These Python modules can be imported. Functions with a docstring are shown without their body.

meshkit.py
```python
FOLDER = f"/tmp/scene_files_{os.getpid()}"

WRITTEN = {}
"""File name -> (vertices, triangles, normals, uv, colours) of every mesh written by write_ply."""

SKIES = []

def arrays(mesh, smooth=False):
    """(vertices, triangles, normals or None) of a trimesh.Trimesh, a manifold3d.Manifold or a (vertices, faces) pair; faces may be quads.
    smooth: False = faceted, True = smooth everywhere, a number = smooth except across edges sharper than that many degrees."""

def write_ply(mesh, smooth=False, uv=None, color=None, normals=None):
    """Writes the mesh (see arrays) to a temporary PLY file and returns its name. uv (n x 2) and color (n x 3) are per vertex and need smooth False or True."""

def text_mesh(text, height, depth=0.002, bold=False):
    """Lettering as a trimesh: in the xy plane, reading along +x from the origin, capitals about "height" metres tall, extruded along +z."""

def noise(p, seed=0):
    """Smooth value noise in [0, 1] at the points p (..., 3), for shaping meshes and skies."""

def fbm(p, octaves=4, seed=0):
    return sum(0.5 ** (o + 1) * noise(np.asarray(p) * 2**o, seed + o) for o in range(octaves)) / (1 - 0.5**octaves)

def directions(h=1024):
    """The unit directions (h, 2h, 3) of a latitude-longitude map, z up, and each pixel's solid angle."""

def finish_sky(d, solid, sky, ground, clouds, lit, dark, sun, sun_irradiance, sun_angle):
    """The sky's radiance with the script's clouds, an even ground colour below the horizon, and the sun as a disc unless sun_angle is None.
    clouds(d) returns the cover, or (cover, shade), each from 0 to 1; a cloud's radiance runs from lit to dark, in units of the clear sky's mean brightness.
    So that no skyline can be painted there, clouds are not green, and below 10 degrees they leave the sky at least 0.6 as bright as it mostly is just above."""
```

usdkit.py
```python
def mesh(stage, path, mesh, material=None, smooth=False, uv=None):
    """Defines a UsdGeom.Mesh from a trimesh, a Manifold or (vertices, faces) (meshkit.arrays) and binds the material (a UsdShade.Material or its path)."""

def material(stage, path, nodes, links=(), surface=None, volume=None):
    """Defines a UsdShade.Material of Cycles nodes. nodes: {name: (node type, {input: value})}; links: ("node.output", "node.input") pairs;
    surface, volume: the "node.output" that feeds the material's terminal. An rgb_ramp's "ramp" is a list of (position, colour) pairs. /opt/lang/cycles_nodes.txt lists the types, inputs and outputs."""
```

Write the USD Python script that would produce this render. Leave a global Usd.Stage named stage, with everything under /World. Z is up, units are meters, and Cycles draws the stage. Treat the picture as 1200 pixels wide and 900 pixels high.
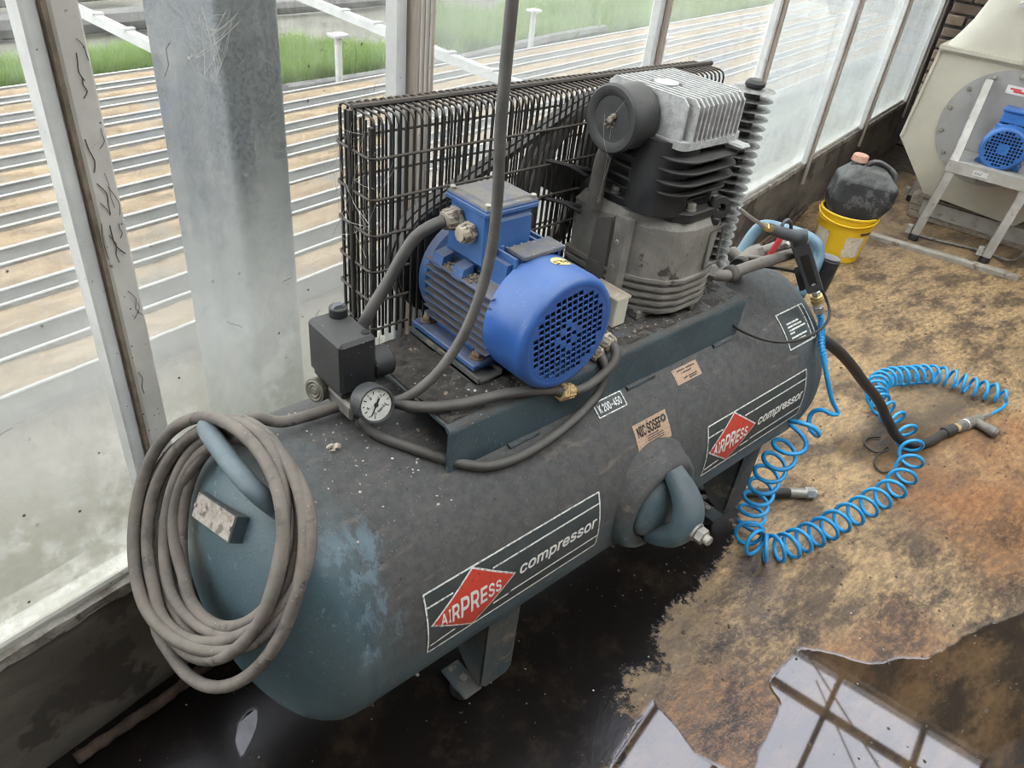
import math, random
import numpy as np, trimesh, usdkit, meshkit
import manifold3d as m3
from math import sin, cos, pi, radians, degrees, sqrt
from pxr import Usd, UsdGeom, UsdLux, UsdShade, Gf, Sdf, Vt
from shapely.geometry import Polygon, Point, LineString, box as sbox
from shapely.ops import unary_union

random.seed(4); RNG = np.random.default_rng(11)
stage = Usd.Stage.CreateInMemory()
UsdGeom.SetStageUpAxis(stage, 'Z'); UsdGeom.SetStageMetersPerUnit(stage, 1.0)
world = UsdGeom.Xform.Define(stage, '/World'); stage.SetDefaultPrim(world.GetPrim())
UsdGeom.Scope.Define(stage, '/World/Looks')

# ------------------------------------------------------------------ camera, sky, exposure
cam = UsdGeom.Camera.Define(stage, '/World/camera')
RIGHT = (0.74974313, -0.6542461, 0.09923348); DOWN = (-0.3203765, -0.49009741, -0.81065617); FWD = (0.57900271, 0.57599182, -0.57705224)
EYE = (0.0, -0.71829429, 1.31111049)
m = Gf.Matrix4d(1)
m.SetRow(0, Gf.Vec4d(*RIGHT, 0)); m.SetRow(1, Gf.Vec4d(*[-v for v in DOWN], 0)); m.SetRow(2, Gf.Vec4d(*[-v for v in FWD], 0)); m.SetRow(3, Gf.Vec4d(*EYE, 1))
cam.AddTransformOp().Set(m)
cam.CreateHorizontalApertureAttr(36.0); cam.CreateVerticalApertureAttr(27.0)
cam.CreateFocalLengthAttr(881.0042649 / 1200 * 36.0)
cam.CreateFStopAttr(0.0); cam.CreateClippingRangeAttr(Gf.Vec2f(0.05, 200.0))
cam.CreateExposureAttr(1.12)
sky = UsdLux.DomeLight.Define(stage, '/World/sky_light')
sky.CreateIntensityAttr(1.0); sky.CreateColorAttr(Gf.Vec3f(0.96, 0.98, 1.0))

# ------------------------------------------------------------------ helpers: prims
COUNT = {}
LOC = {}
def name_in(parent, name):
    k = (parent, name); n = COUNT.get(k, 0); COUNT[k] = n + 1
    return f'{parent}/{name}' if n == 0 else f'{parent}/{name}_{n:03d}'
def tag(prim, label=None, cat=None, group=None, kind=None):
    for k, v in (('label', label), ('category', cat), ('group', group), ('kind', kind)):
        if v: prim.SetCustomDataByKey(k, v)
    return prim
def thing(name, label, cat, loc=(0, 0, 0), rotz=0.0, group=None, kind=None):
    p = name_in('/World', name); x = UsdGeom.Xform.Define(stage, p)
    x.AddTranslateOp().Set(Gf.Vec3d(*loc))
    if rotz: x.AddRotateZOp().Set(degrees(rotz))
    tag(x.GetPrim(), label, cat, group, kind); LOC[p] = (np.array(loc, float), rotz)
    return p
def to_local(v, frame):
    loc, rz = frame; v = np.asarray(v, float) - loc
    if rz:
        c, s = cos(-rz), sin(-rz); v = v @ np.array([[c, s, 0], [-s, c, 0], [0, 0, 1]])
    return v
def obj(name, mesh, mat, parent='/World', smooth=35, label=None, local=False, **kw):
    """one Mesh prim; the mesh comes in world coordinates and is stored relative to the thing it belongs to"""
    p = name_in(parent, name)
    if hasattr(mesh, 'to_mesh'):
        q = mesh.to_mesh(); mesh = trimesh.Trimesh(q.vert_properties[:, :3], q.tri_verts, process=False)
    if parent in LOC:
        LOC[p] = LOC[parent]
        if not local:
            mesh = trimesh.Trimesh(to_local(mesh.vertices, LOC[parent]), mesh.faces, process=False)
    g = usdkit.mesh(stage, p, mesh, f'/World/Looks/{mat}', smooth=smooth)
    tag(g.GetPrim(), label, kw.get('cat'), kw.get('group'), kw.get('kind'))
    return p
def copy_of(src, name, loc, rotz=0.0, label=None, cat=None, group=None):
    p = name_in('/World', name); x = UsdGeom.Xform.Define(stage, p)
    x.GetPrim().GetReferences().AddInternalReference(Sdf.Path(src))
    x.ClearXformOpOrder()
    x.AddTranslateOp().Set(Gf.Vec3d(*loc))
    r = x.GetPrim().GetAttribute('xformOp:rotateZ')
    if rotz or r: x.AddRotateZOp().Set(degrees(rotz))
    x.GetPrim().SetInstanceable(True); tag(x.GetPrim(), label, cat, group)
    return p

# ------------------------------------------------------------------ helpers: shapes
cat = trimesh.util.concatenate
def bx(lo, hi):
    b = trimesh.creation.box(np.abs(np.array(hi, float) - lo)); b.apply_translation((np.array(hi, float) + lo) / 2); return b
def cbox(lo, hi, c=0.002):
    lo, hi = np.minimum(lo, hi).astype(float), np.maximum(lo, hi).astype(float); pts = []
    c = min(c, *(0.45 * (hi - lo)))
    for k in range(3):
        d = np.full(3, c); d[k] = 0
        for s in np.ndindex(2, 2, 2):
            pts.append(np.where(np.array(s) == 0, lo + d, hi - d))
    return trimesh.convex.convex_hull(np.array(pts))
def hull(pts): return trimesh.convex.convex_hull(np.array(pts, float))
def frame_to(m, o, z, x=None):
    """places a mesh built along +z so that z goes along z, origin at o"""
    z = np.array(z, float) / np.linalg.norm(z)
    if x is None: x = np.cross([0, 0, 1], z) if abs(z[2]) < 0.95 else np.array([1.0, 0, 0])
    x = np.array(x, float); x = x - z * (x @ z); x /= np.linalg.norm(x); y = np.cross(z, x)
    T = np.eye(4); T[:3, 0], T[:3, 1], T[:3, 2], T[:3, 3] = x, y, z, o
    m = m.copy(); m.apply_transform(T); return m
def lathe(profile, n=32, o=(0, 0, 0), z=(0, 0, 1), x=None):
    """profile: (r, h) pairs, revolved about the axis z through o"""
    pr = np.array(profile, float); k = len(pr); a = np.linspace(0, 2 * pi, n, endpoint=False); V = []; F = []
    ring = np.stack([np.outer(np.cos(a), pr[:, 0]), np.outer(np.sin(a), pr[:, 0]), np.tile(pr[:, 1], (n, 1))], -1)
    V = ring.reshape(-1, 3)
    for i in range(n):
        j = (i + 1) % n
        for q in range(k - 1):
            A, B, C_, D = i * k + q, j * k + q, j * k + q + 1, i * k + q + 1
            F += [[A, B, C_], [A, C_, D]]
    m = trimesh.Trimesh(V, F, process=False); m.merge_vertices(); m.update_faces(m.nondegenerate_faces())
    return frame_to(m, o, z, x)
def cyl(p0, p1, r, n=20, r1=None, ch=0.0):
    p0, p1 = np.array(p0, float), np.array(p1, float); L = np.linalg.norm(p1 - p0); r1 = r if r1 is None else r1
    c = min(ch, L / 3, r / 2)
    pr = [(0, 0), (r - c, 0), (r, c), (r1, L - c), (r1 - c, L), (0, L)] if c else [(0, 0), (r, 0), (r1, L), (0, L)]
    return lathe(pr, n, p0, p1 - p0)
def spline(pts, step=0.01, closed=False):
    P = np.array(pts, float)
    if closed: P = np.vstack([P[-1], P, P[0], P[1]])
    else: P = np.vstack([2 * P[0] - P[1], P, 2 * P[-1] - P[-2]])
    out = []
    for i in range(1, len(P) - 2):
        p0, p1, p2, p3 = P[i - 1:i + 3]
        n = max(2, int(np.linalg.norm(p2 - p1) / step))
        a = np.sqrt(np.linalg.norm(np.diff(P[i - 1:i + 3], axis=0), axis=1)) + 1e-6
        t0, t1 = 0, a[0]; t2 = t1 + a[1]; t3 = t2 + a[2]
        t = np.linspace(t1, t2, n, endpoint=False)[:, None]
        A1 = (t1 - t) / (t1 - t0) * p0 + (t - t0) / (t1 - t0) * p1; A2 = (t2 - t) / (t2 - t1) * p1 + (t - t1) / (t2 - t1) * p2
        A3 = (t3 - t) / (t3 - t2) * p2 + (t - t2) / (t3 - t2) * p3
        B1 = (t2 - t) / (t2 - t0) * A1 + (t - t0) / (t2 - t0) * A2; B2 = (t3 - t) / (t3 - t1) * A2 + (t - t1) / (t3 - t1) * A3
        out.append((t2 - t) / (t2 - t1) * B1 + (t - t1) / (t2 - t1) * B2)
    out = np.vstack(out)
    return out if closed else np.vstack([out, P[-2]])
def tube(path, r, n=10, closed=False):
    P = np.array(path, float); k = len(P)
    T = (np.roll(P, -1, 0) - np.roll(P, 1, 0)) if closed else np.gradient(P, axis=0)
    T /= np.maximum(np.linalg.norm(T, axis=1, keepdims=True), 1e-9)
    u = np.cross(T[0], [0, 0, 1.0] if abs(T[0][2]) < .9 else [1.0, 0, 0]); u /= np.linalg.norm(u); U = [u]
    for i in range(1, k):
        u = U[-1] - T[i] * (U[-1] @ T[i]); u /= np.linalg.norm(u); U.append(u)
    U = np.array(U); W = np.cross(T, U); a = np.linspace(0, 2 * pi, n, endpoint=False)
    rr = np.broadcast_to(np.asarray(r, float), (k,))
    V = P[:, None] + rr[:, None, None] * (np.cos(a)[None, :, None] * U[:, None] + np.sin(a)[None, :, None] * W[:, None])
    V = V.reshape(-1, 3); F = []
    seg = k if closed else k - 1
    if closed:  # find the twist offset
        d = np.linalg.norm(V[:n] - V[(k - 1) * n], axis=1); off = int(d.argmin())
    for i in range(seg):
        j = (i + 1) % k
        for q in range(n):
            q2 = (q + 1) % n
            o = off if closed and j == 0 else 0
            A, B, C_, D = i * n + q, i * n + q2, j * n + (q2 + o) % n, j * n + (q + o) % n
            F += [[A, B, C_], [A, C_, D]]
    if not closed:
        V = np.vstack([V, P[0], P[-1]])
        for q in range(n):
            F += [[len(V) - 2, (q + 1) % n, q], [len(V) - 1, (k - 1) * n + q, (k - 1) * n + (q + 1) % n]]
    m = trimesh.Trimesh(V, F, process=False); return m
def rod(p0, p1, r, n=6): return tube([p0, p1], r, n)
def prism(poly, h, o=(0, 0, 0), z=(0, 0, 1), x=(1, 0, 0)):
    if not isinstance(poly, Polygon) and not hasattr(poly, 'geoms'): poly = Polygon(poly)
    g = getattr(poly, 'geoms', [poly])
    return frame_to(cat([trimesh.creation.extrude_polygon(q, h, engine='earcut') for q in g]), o, z, x)
def bevel_prism(poly, h, c, o=(0, 0, 0), z=(0, 0, 1), x=(1, 0, 0)):
    """an extruded convex outline with a chamfer of c on both rims"""
    if not isinstance(poly, Polygon): poly = Polygon(poly)
    a, b = np.array(poly.exterior.coords[:-1]), np.array(poly.buffer(-c, join_style=2).exterior.coords[:-1])
    pts = [(*q, 0) for q in b] + [(*q, c) for q in a] + [(*q, h - c) for q in a] + [(*q, h) for q in b]
    return frame_to(hull(pts), o, z, x)
def rrect(x0, y0, x1, y1, r, n=6): return sbox(x0 + r, y0 + r, x1 - r, y1 - r).buffer(r, quad_segs=n)
def hexpoly(r): return Polygon([(r * cos(radians(60 * k)), r * sin(radians(60 * k))) for k in range(6)])
def hexnut(o, z, r, h): return bevel_prism(hexpoly(r), h, min(.0012, h / 4, r / 4), o, z, None)
def ring_of(r0, r1, n=40): return Point(0, 0).buffer(r1, quad_segs=n // 4).difference(Point(0, 0).buffer(r0, quad_segs=n // 4))
def rough(m, amp, freq, seed=0, size=None):
    if size: m = m.subdivide_to_size(size)
    m.merge_vertices(); n = m.vertex_normals
    m.vertices = m.vertices + n * ((meshkit.fbm(np.array(m.vertices) * freq, 3, seed) - .5) * 2 * amp)[:, None]; return m

# wall frame: s along the glass wall, o outwards through the glass, z up
AZ_W = radians(11.3); WD = np.array([cos(AZ_W), sin(AZ_W), 0]); WN = np.array([-sin(AZ_W), cos(AZ_W), 0]); WP = np.array([0, .205, 0])
def wp(s, o, z): return WP + WD * s + WN * o + np.array([0, 0, z])
WT = np.eye(4); WT[:3, 0], WT[:3, 1], WT[:3, 3] = WD, WN, WP
def W(mesh):
    mesh = mesh.copy(); mesh.apply_transform(WT); return mesh
def wloc(s, o, z=0): return tuple(float(v) for v in wp(s, o, z))

# ------------------------------------------------------------------ helpers: materials
class G:
    def __init__(s): s.n, s.l, s.k = {}, [], 0
    def add(s, kind, out, vals=None, **links):
        s.k += 1; nm = f'n{s.k}'; v = dict(vals or {})
        for key, val in links.items():
            if isinstance(val, str) and '.' in val: s.l.append((val, f'{nm}.{key}'))
            else: v[key] = val
        s.n[nm] = (kind, v); return f'{nm}.{out}'
    def pos(s): return s.add('geometry', 'position')
    def normal(s): return s.add('geometry', 'normal')
    def sep(s, v, axis): return s.add('separate_xyz', axis, vector=v)
    def scl(s, v, sc): return s.add('mapping', 'vector', {'scale': sc}, vector=v)
    def noise(s, v, scale, detail=3, rough=.55, dist=0.0): return s.add('noise_texture', 'fac', {'scale': scale, 'detail': detail, 'roughness': rough, 'distortion': dist}, vector=v)
    def voro(s, v, scale, rnd=1.0, out='distance'): return s.add('voronoi_texture', out, {'scale': scale, 'randomness': rnd}, vector=v)
    def math(s, op, a, b=0.0, clamp=False): return s.add('math', 'value', {'math_type': op, 'use_clamp': clamp}, value1=a, value2=b)
    def step(s, v, a, b, lo=0.0, hi=1.0):
        return s.add('map_range', 'result', {'range_type': 'smoothstep', 'from_min': a, 'from_max': b, 'to_min': lo, 'to_max': hi, 'clamp': True}, value=v)
    def mix(s, f, a, b): return s.add('mix_color', 'result', {}, fac=f, a=a, b=b)
    def bump(s, h, strength, dist): return s.add('bump', 'normal', {'strength': strength, 'distance': dist}, height=h)
    def ramp(s, f, stops): return s.add('rgb_ramp', 'color', {'ramp': stops}, fac=f)
    def attr(s, name, out='fac'): return s.add('attribute', out, {'attribute': name})
    def bsdf(s, color, rough=.5, metal=0.0, spec=.5, normal=None, **kw):
        v = {'specular_ior_level': spec}; v.update({k: x for k, x in kw.items()})
        L = dict(base_color=color, roughness=rough, metallic=metal)
        if normal: L['normal'] = normal
        return s.add('principled_bsdf', 'BSDF', v, **L)
    def done(s, name, surf): usdkit.material(stage, f'/World/Looks/{name}', s.n, s.l, surface=surf)

def mat(name, c1, c2=None, scale=12, rough=.55, metal=0.0, spec=.5, dust=None, damt=.8, specks=None, bump=0.0, bscale=60, stretch=None, spot=None, vary=None):
    """paint, metal or rubber: two tones by noise; dust = colour of what has settled on upward faces; specks = pale flakes; spot = (colour, scale, threshold) worn patches"""
    g = G(); p = g.pos(); q = g.scl(p, stretch) if stretch else p
    n1 = g.noise(q, scale, 4, .6)
    col = g.mix(g.step(n1, .35, .65), c1, c2 if c2 else tuple(v * .8 for v in c1))
    r = rough
    if vary:
        rnd = g.add('object_info', 'random'); col = g.mix(g.math('multiply', rnd, 1.0), col, vary)
    if spot:
        n3 = g.noise(p, spot[1], 5, .65); f = g.step(n3, spot[2], spot[2] + .05); col = g.mix(f, col, spot[0])
    if dust:
        nz = g.sep(g.normal(), 'z'); n2 = g.noise(p, 55, 4, .65)
        f = g.math('multiply', g.step(nz, .1, .8), g.step(n2, .25, .6, .45, 1.0)); f = g.math('multiply', f, damt)
        col = g.mix(f, col, dust); r = g.add('mix_float', 'result', {}, fac=f, a=rough, b=.9)
    if specks:
        v = g.voro(p, specks[1]); w = g.noise(p, 30, 2); f = g.math('multiply', g.step(v, specks[2], specks[2] * .6), g.step(w, .45, .55))
        col = g.mix(f, col, specks[0])
    nrm = g.bump(g.noise(q, bscale, 4, .6), min(1, bump), .004) if bump else None
    g.done(name, g.bsdf(col, r, metal, spec, nrm))

def DUSTK(v=1.0): return (.105 * v, .094 * v, .084 * v)

# ------------------------------------------------------------------ materials
# tank paint: blue-grey enamel under a film of grey soot on what faces up, with pale flakes and scuffs
g = G(); p = g.pos(); nz = g.sep(g.normal(), 'z'); px = g.sep(p, 'x')
nA = g.noise(p, 9, 5, .6); nB = g.noise(p, 70, 4, .7); nC = g.noise(g.scl(p, (3, 9, 9)), 5, 5, .6, .4)
blue = g.mix(g.step(nA, .35, .7), (.048, .082, .098), (.072, .108, .124))
blue = g.mix(g.step(g.noise(p, 38, 5, .7), .60, .70), blue, (.16, .215, .24))
soot = g.mix(g.step(nB, .3, .7), (.050, .050, .051), (.078, .074, .071))
soot = g.mix(g.step(nC, .58, .72), soot, (.125, .105, .088))
xw = g.math('add', px, g.math('multiply', g.math('subtract', nA, .5), .16))
onbody = g.step(xw, .285, .36)
farx = g.step(xw, 1.30, 1.40)
f1 = g.math('multiply', g.step(g.math('add', nz, g.math('multiply', g.math('subtract', nA, .5), .7)), -.28, .30), onbody)
f1 = g.math('multiply', f1, g.math('subtract', 1.0, g.math('multiply', farx, .45)))
f2 = g.math('multiply', g.step(nz, .62, .95), .85)
fd = g.math('maximum', f1, f2); fd = g.math('multiply', fd, g.step(g.noise(p, 24, 5, .7), .22, .45, .72, 1.0))
col = g.mix(fd, blue, soot)
scuf = g.math('multiply', g.math('multiply', g.step(xw, .26, .30), g.step(xw, .40, .33)), g.math('multiply', g.step(nz, .0, .25), g.step(nz, .92, .72)))
col = g.mix(g.math('multiply', scuf, g.step(g.noise(g.scl(p, (1.5, 1, .6)), 30, 6, .72, .3), .47, .60, 0, .8)), col, (.115, .165, .20))
v = g.voro(p, 210); flake = g.math('multiply', g.step(v, .13, .08), g.step(g.noise(p, 45, 3), .47, .56))
col = g.mix(flake, col, (.33, .33, .31))
col = g.mix(g.math('multiply', g.step(g.voro(p, 55), .10, .06), g.step(g.noise(p, 17, 3), .52, .56)), col, (.02, .02, .02))
r = g.add('mix_float', 'result', {}, fac=fd, a=.42, b=.80)
g.done('tank_paint', g.bsdf(col, r, 0.0, .45, g.bump(g.noise(p, 160, 4, .7), .35, .002)))

mat('blue_grey_paint', (.036, .058, .072), (.055, .084, .100), 14, .5, dust=(.065, .06, .056), damt=1.0, specks=((.4, .4, .36), 160, .14), bump=.35, bscale=190)
mat('handle_paint', (.060, .092, .112), (.105, .142, .165), 30, .55, dust=(.125, .145, .158), damt=.6, spot=((.11, .09, .09), 60, .68), bump=.1)
mat('far_handle_paint', (.085, .155, .215), (.12, .20, .26), 25, .45, spot=((.1, .1, .11), 70, .66))
mat('leg_blue', (.060, .095, .115), (.085, .125, .145), 16, .5, dust=(.085, .085, .085), damt=.6, specks=((.35, .4, .42), 150, .11), spot=((.20, .27, .30), 20, .66))
mat('leg_paint', (.055, .075, .085), (.11, .105, .095), 14, .75, spot=((.19, .16, .13), 18, .58), bump=.5, bscale=90)
mat('plate_dirt', (.030, .026, .023), (.052, .044, .038), 60, .95, specks=((.30, .27, .23), 120, .13), bump=1.0, bscale=130)
mat('motor_blue', (.028, .090, .255), (.045, .125, .32), 12, .38, dust=(.155, .135, .125), damt=.62, specks=((.25, .34, .45), 120, .12), spot=((.10, .20, .38), 26, .66))
mat('motor_blue_clean', (.022, .085, .30), (.035, .11, .36), 10, .33, dust=(.11, .15, .25), damt=.40, specks=((.28, .36, .48), 140, .10), spot=((.09, .19, .40), 30, .68))
mat('fin_dust', (.030, .075, .19), (.05, .10, .22), 14, .5, dust=(.145, .125, .115), damt=1.0)
mat('lid_dust', (.10, .105, .125), (.15, .135, .12), 26, .85, specks=((.4, .4, .4), 110, .14), bump=.3, bscale=150)
mat('grille_dark', (.010, .010, .012), None, 20, .8)
mat('grille_hub', (.055, .065, .095), (.08, .085, .11), 60, .6)
mat('black_wire', (.016, .015, .014), (.028, .025, .022), 40, .5, dust=(.09, .07, .055), damt=.9)
mat('black_rubber', (.018, .017, .017), (.03, .028, .026), 20, .6, dust=(.07, .064, .06), damt=.6)
mat('black_plastic', (.014, .014, .016), (.022, .022, .024), 20, .45, dust=(.055, .053, .051), damt=.6, specks=((.4, .4, .38), 130, .10))
mat('filter_plastic', (.026, .026, .027), (.04, .039, .038), 18, .6, dust=(.085, .08, .076), damt=.6, specks=((.22, .2, .18), 150, .10))
mat('grey_cable', (.070, .060, .054), (.135, .114, .098), 22, .75, dust=(.17, .145, .125), damt=.5, spot=((.038, .034, .032), 30, .58), bump=.15, specks=((.5, .45, .4), 170, .10))
mat('mid_cable', (.058, .054, .051), (.095, .088, .082), 16, .6, dust=(.17, .155, .14), damt=.6, specks=((.4, .38, .34), 150, .08))
mat('dark_cable', (.036, .034, .034), (.065, .060, .056), 16, .5, dust=(.12, .108, .096), damt=.5)
mat('gland_beige', (.34, .29, .23), (.42, .36, .28), 40, .6, spot=((.12, .10, .08), 60, .55))
mat('gland_ochre', (.42, .29, .13), (.50, .36, .18), 40, .5, spot=((.13, .10, .07), 70, .58))
mat('gland_grey', (.20, .17, .145), (.28, .24, .20), 40, .7, spot=((.09, .075, .06), 60, .52))
mat('cream_box', (.52, .49, .40), (.58, .55, .46), 20, .5, dust=(.30, .24, .19), damt=1.0)
mat('cast_alu', (.19, .178, .16), (.27, .25, .225), 22, .62, metal=.15, dust=(.15, .135, .115), damt=.5, spot=((.075, .065, .057), 12, .57), bump=.35, bscale=260, specks=((.3, .3, .29), 190, .12))
mat('cast_dark', (.085, .078, .07), (.12, .11, .10), 18, .7, dust=(.10, .088, .078), damt=.6, bump=.3, bscale=220)
mat('head_alu', (.34, .34, .335), (.46, .46, .45), 90, .65, metal=.2, dust=(.40, .395, .385), damt=.6, specks=((.62, .62, .6), 240, .16), bump=.5, bscale=300)
mat('black_iron', (.013, .013, .014), (.022, .021, .020), 20, .5, dust=(.05, .046, .043), damt=.65, specks=((.3, .3, .3), 150, .07))
mat('spike_alu', (.10, .10, .095), (.24, .235, .22), 80, .6, metal=.3)
mat('bolt_grey', (.24, .22, .19), (.36, .34, .30), 60, .5, metal=.4)
mat('bolt_brown', (.22, .15, .10), (.34, .25, .17), 60, .5, metal=.3)
mat('pipe_grey', (.12, .11, .10), (.20, .18, .16), 30, .55, metal=.2, dust=(.22, .20, .175), damt=.6, spot=((.05, .045, .04), 34, .60))
mat('brass', (.46, .33, .13), (.56, .42, .2), 50, .35, metal=.7)
mat('chrome', (.50, .49, .47), (.62, .61, .59), 50, .3, metal=.8)
mat('dull_steel', (.23, .215, .20), (.33, .31, .28), 40, .45, metal=.5, spot=((.12, .08, .05), 40, .62))
mat('red_lever', (.50, .035, .05), (.62, .06, .07), 30, .4)
mat('gun_grey', (.058, .066, .078), (.08, .09, .10), 20, .5, dust=(.10, .105, .11), damt=.5)
mat('gauge_case', (.035, .036, .04), None, 20, .35, dust=(.08, .08, .08), damt=.5, specks=((.4, .4, .4), 130, .10))
mat('dial_white', (.50, .50, .47), (.56, .55, .52), 60, .4, specks=((.2, .19, .17), 160, .12))
mat('ink_black', (.012, .012, .012), None, 20, .6)
mat('ink_faded', (.055, .048, .042), None, 20, .7)
mat('ring_brass_dark', (.12, .11, .085), (.19, .175, .14), 40, .5, metal=.3)
mat('sticker_dark', (.032, .040, .042), (.046, .053, .054), 30, .6)
g = G(); p = g.pos(); w = g.noise(p, 260, 4, .7); g.done('sticker_letter', g.bsdf(g.mix(g.step(w, .34, .42), (.34, .30, .29), (.66, .65, .63)), .6))
g = G(); p = g.pos(); w = g.noise(p, 190, 5, .75); g.done('sticker_white', g.bsdf(g.mix(g.step(w, .40, .50), (.20, .20, .195), (.66, .66, .63)), .6))
g = G(); p = g.pos(); w = g.noise(p, 150, 5, .7); g.done('sticker_red', g.bsdf(g.mix(g.step(w, .34, .44), (.18, .03, .02), (.50, .048, .028)), .5))
g = G(); p = g.pos(); w = g.noise(p, 230, 4, .75); g.done('sticker_tan', g.bsdf(g.mix(g.step(w, .36, .50), (.20, .135, .095), (.40, .27, .185)), .8))
mat('sticker_yellow', (.62, .48, .18), (.70, .56, .26), 40, .6, spot=((.4, .3, .12), 70, .6))
mat('plate_worn', (.30, .27, .24), (.20, .165, .14), 80, .6, spot=((.11, .085, .07), 60, .55), stretch=(1, 1, 1))
mat('hose_blue', (.022, .27, .60), (.03, .33, .68), 8, .28, spec=.5)
mat('hose_black', (.014, .013, .012), (.024, .022, .02), 12, .5, dust=(.05, .042, .035), damt=.5)
# outdoors
mat('gutter_grey', (.29, .29, .285), (.34, .335, .325), 4, .6, stretch=(1, 4, 4))
mat('gutter_rim', (.205, .205, .195), (.25, .245, .235), 5, .5)
g = G(); p = g.pos(); w = g.noise(g.scl(p, (1.2, 3, 3)), 6, 5, .65); w2 = g.noise(p, 2.1, 3)
c = g.ramp(w, [(.25, (.05, .034, .02)), (.45, (.125, .084, .045)), (.62, (.175, .124, .070)), (.8, (.155, .125, .09))])
c = g.mix(g.step(w2, .60, .70), c, (.095, .08, .06)); g.done('substrate', g.bsdf(c, .95, normal=g.bump(g.noise(p, 60, 4, .7), .6, .01)))
g = G(); p = g.pos(); w = g.noise(p, 2.2, 6, .65); w2 = g.noise(p, 14, 5, .7)
c = g.ramp(w, [(.3, (.034, .030, .025)), (.5, (.062, .056, .046)), (.7, (.10, .094, .08))]); c = g.mix(g.step(w2, .48, .62), c, (.065, .068, .045))
oo = g.math('add', g.math('multiply', g.sep(p, 'x'), -sin(AZ_W)), g.math('multiply', g.sep(p, 'y'), cos(AZ_W)))
moss = g.mix(g.step(w2, .4, .65), (.085, .09, .066), (.14, .14, .115)); c = g.mix(g.step(g.math('add', oo, g.math('multiply', w, .25)), 1.18, 1.05), c, moss)   # mossy strip along the foot of the glass
g.done('outdoor_soil', g.bsdf(c, .95))
g = G(); p = g.pos(); rnd = g.noise(p, 8, 3); tip = g.sep(p, 'z')
c = g.mix(rnd, (.075, .15, .025), (.17, .235, .06)); g.done('grass_blade', g.add('mix_closure', 'closure', {'fac': .35}, closure1=g.bsdf(c, .6), closure2=g.add('translucent_bsdf', 'BSDF', {}, color=c)))
mat('pipe_dark', (.05, .048, .048), (.09, .085, .08), 8, .8)
mat('white_bar', (.27, .275, .27), (.33, .33, .325), 10, .5)
# galvanised column: spangled zinc
g = G(); p = g.pos(); w = g.voro(p, 230, 1.0, 'color'); sp = g.sep(w, 'x'); n2 = g.noise(p, 7, 4, .6)
c = g.mix(sp, (.070, .078, .086), (.135, .145, .155)); c = g.mix(g.step(n2, .45, .7), c, (.155, .16, .16)); g.done('galvanised', g.bsdf(c, .55, .35, .5))
mat('mullion_grey', (.42, .395, .36), (.50, .475, .44), 16, .7, specks=((.07, .06, .05), 100, .16), spot=((.16, .14, .12), 40, .66))
mat('mullion_side', (.50, .50, .49), (.58, .58, .57), 16, .6, specks=((.1, .09, .08), 90, .10))
mat('mullion_seal', (.12, .095, .07), (.20, .16, .115), 40, .8)
mat('mullion_brown', (.30, .245, .205), (.38, .325, .28), 30, .75, stretch=(1, 1, .15))
mat('concrete_dark', (.085, .072, .059), (.15, .13, .108), 6, .9, spot=((.060, .050, .041), 5, .56), bump=.5, bscale=40, stretch=(.5, .5, 1.5))
mat('sill_flaky', (.15, .125, .105), (.30, .28, .25), 22, .9, spot=((.10, .085, .075), 30, .60), bump=.8, bscale=70)
mat('brick_brown', (.20, .15, .105), (.30, .235, .17), 9, .9, bump=.4, bscale=80, vary=(.15, .115, .09))
mat('mortar', (.10, .095, .085), (.06, .057, .052), 14, .95)
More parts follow.
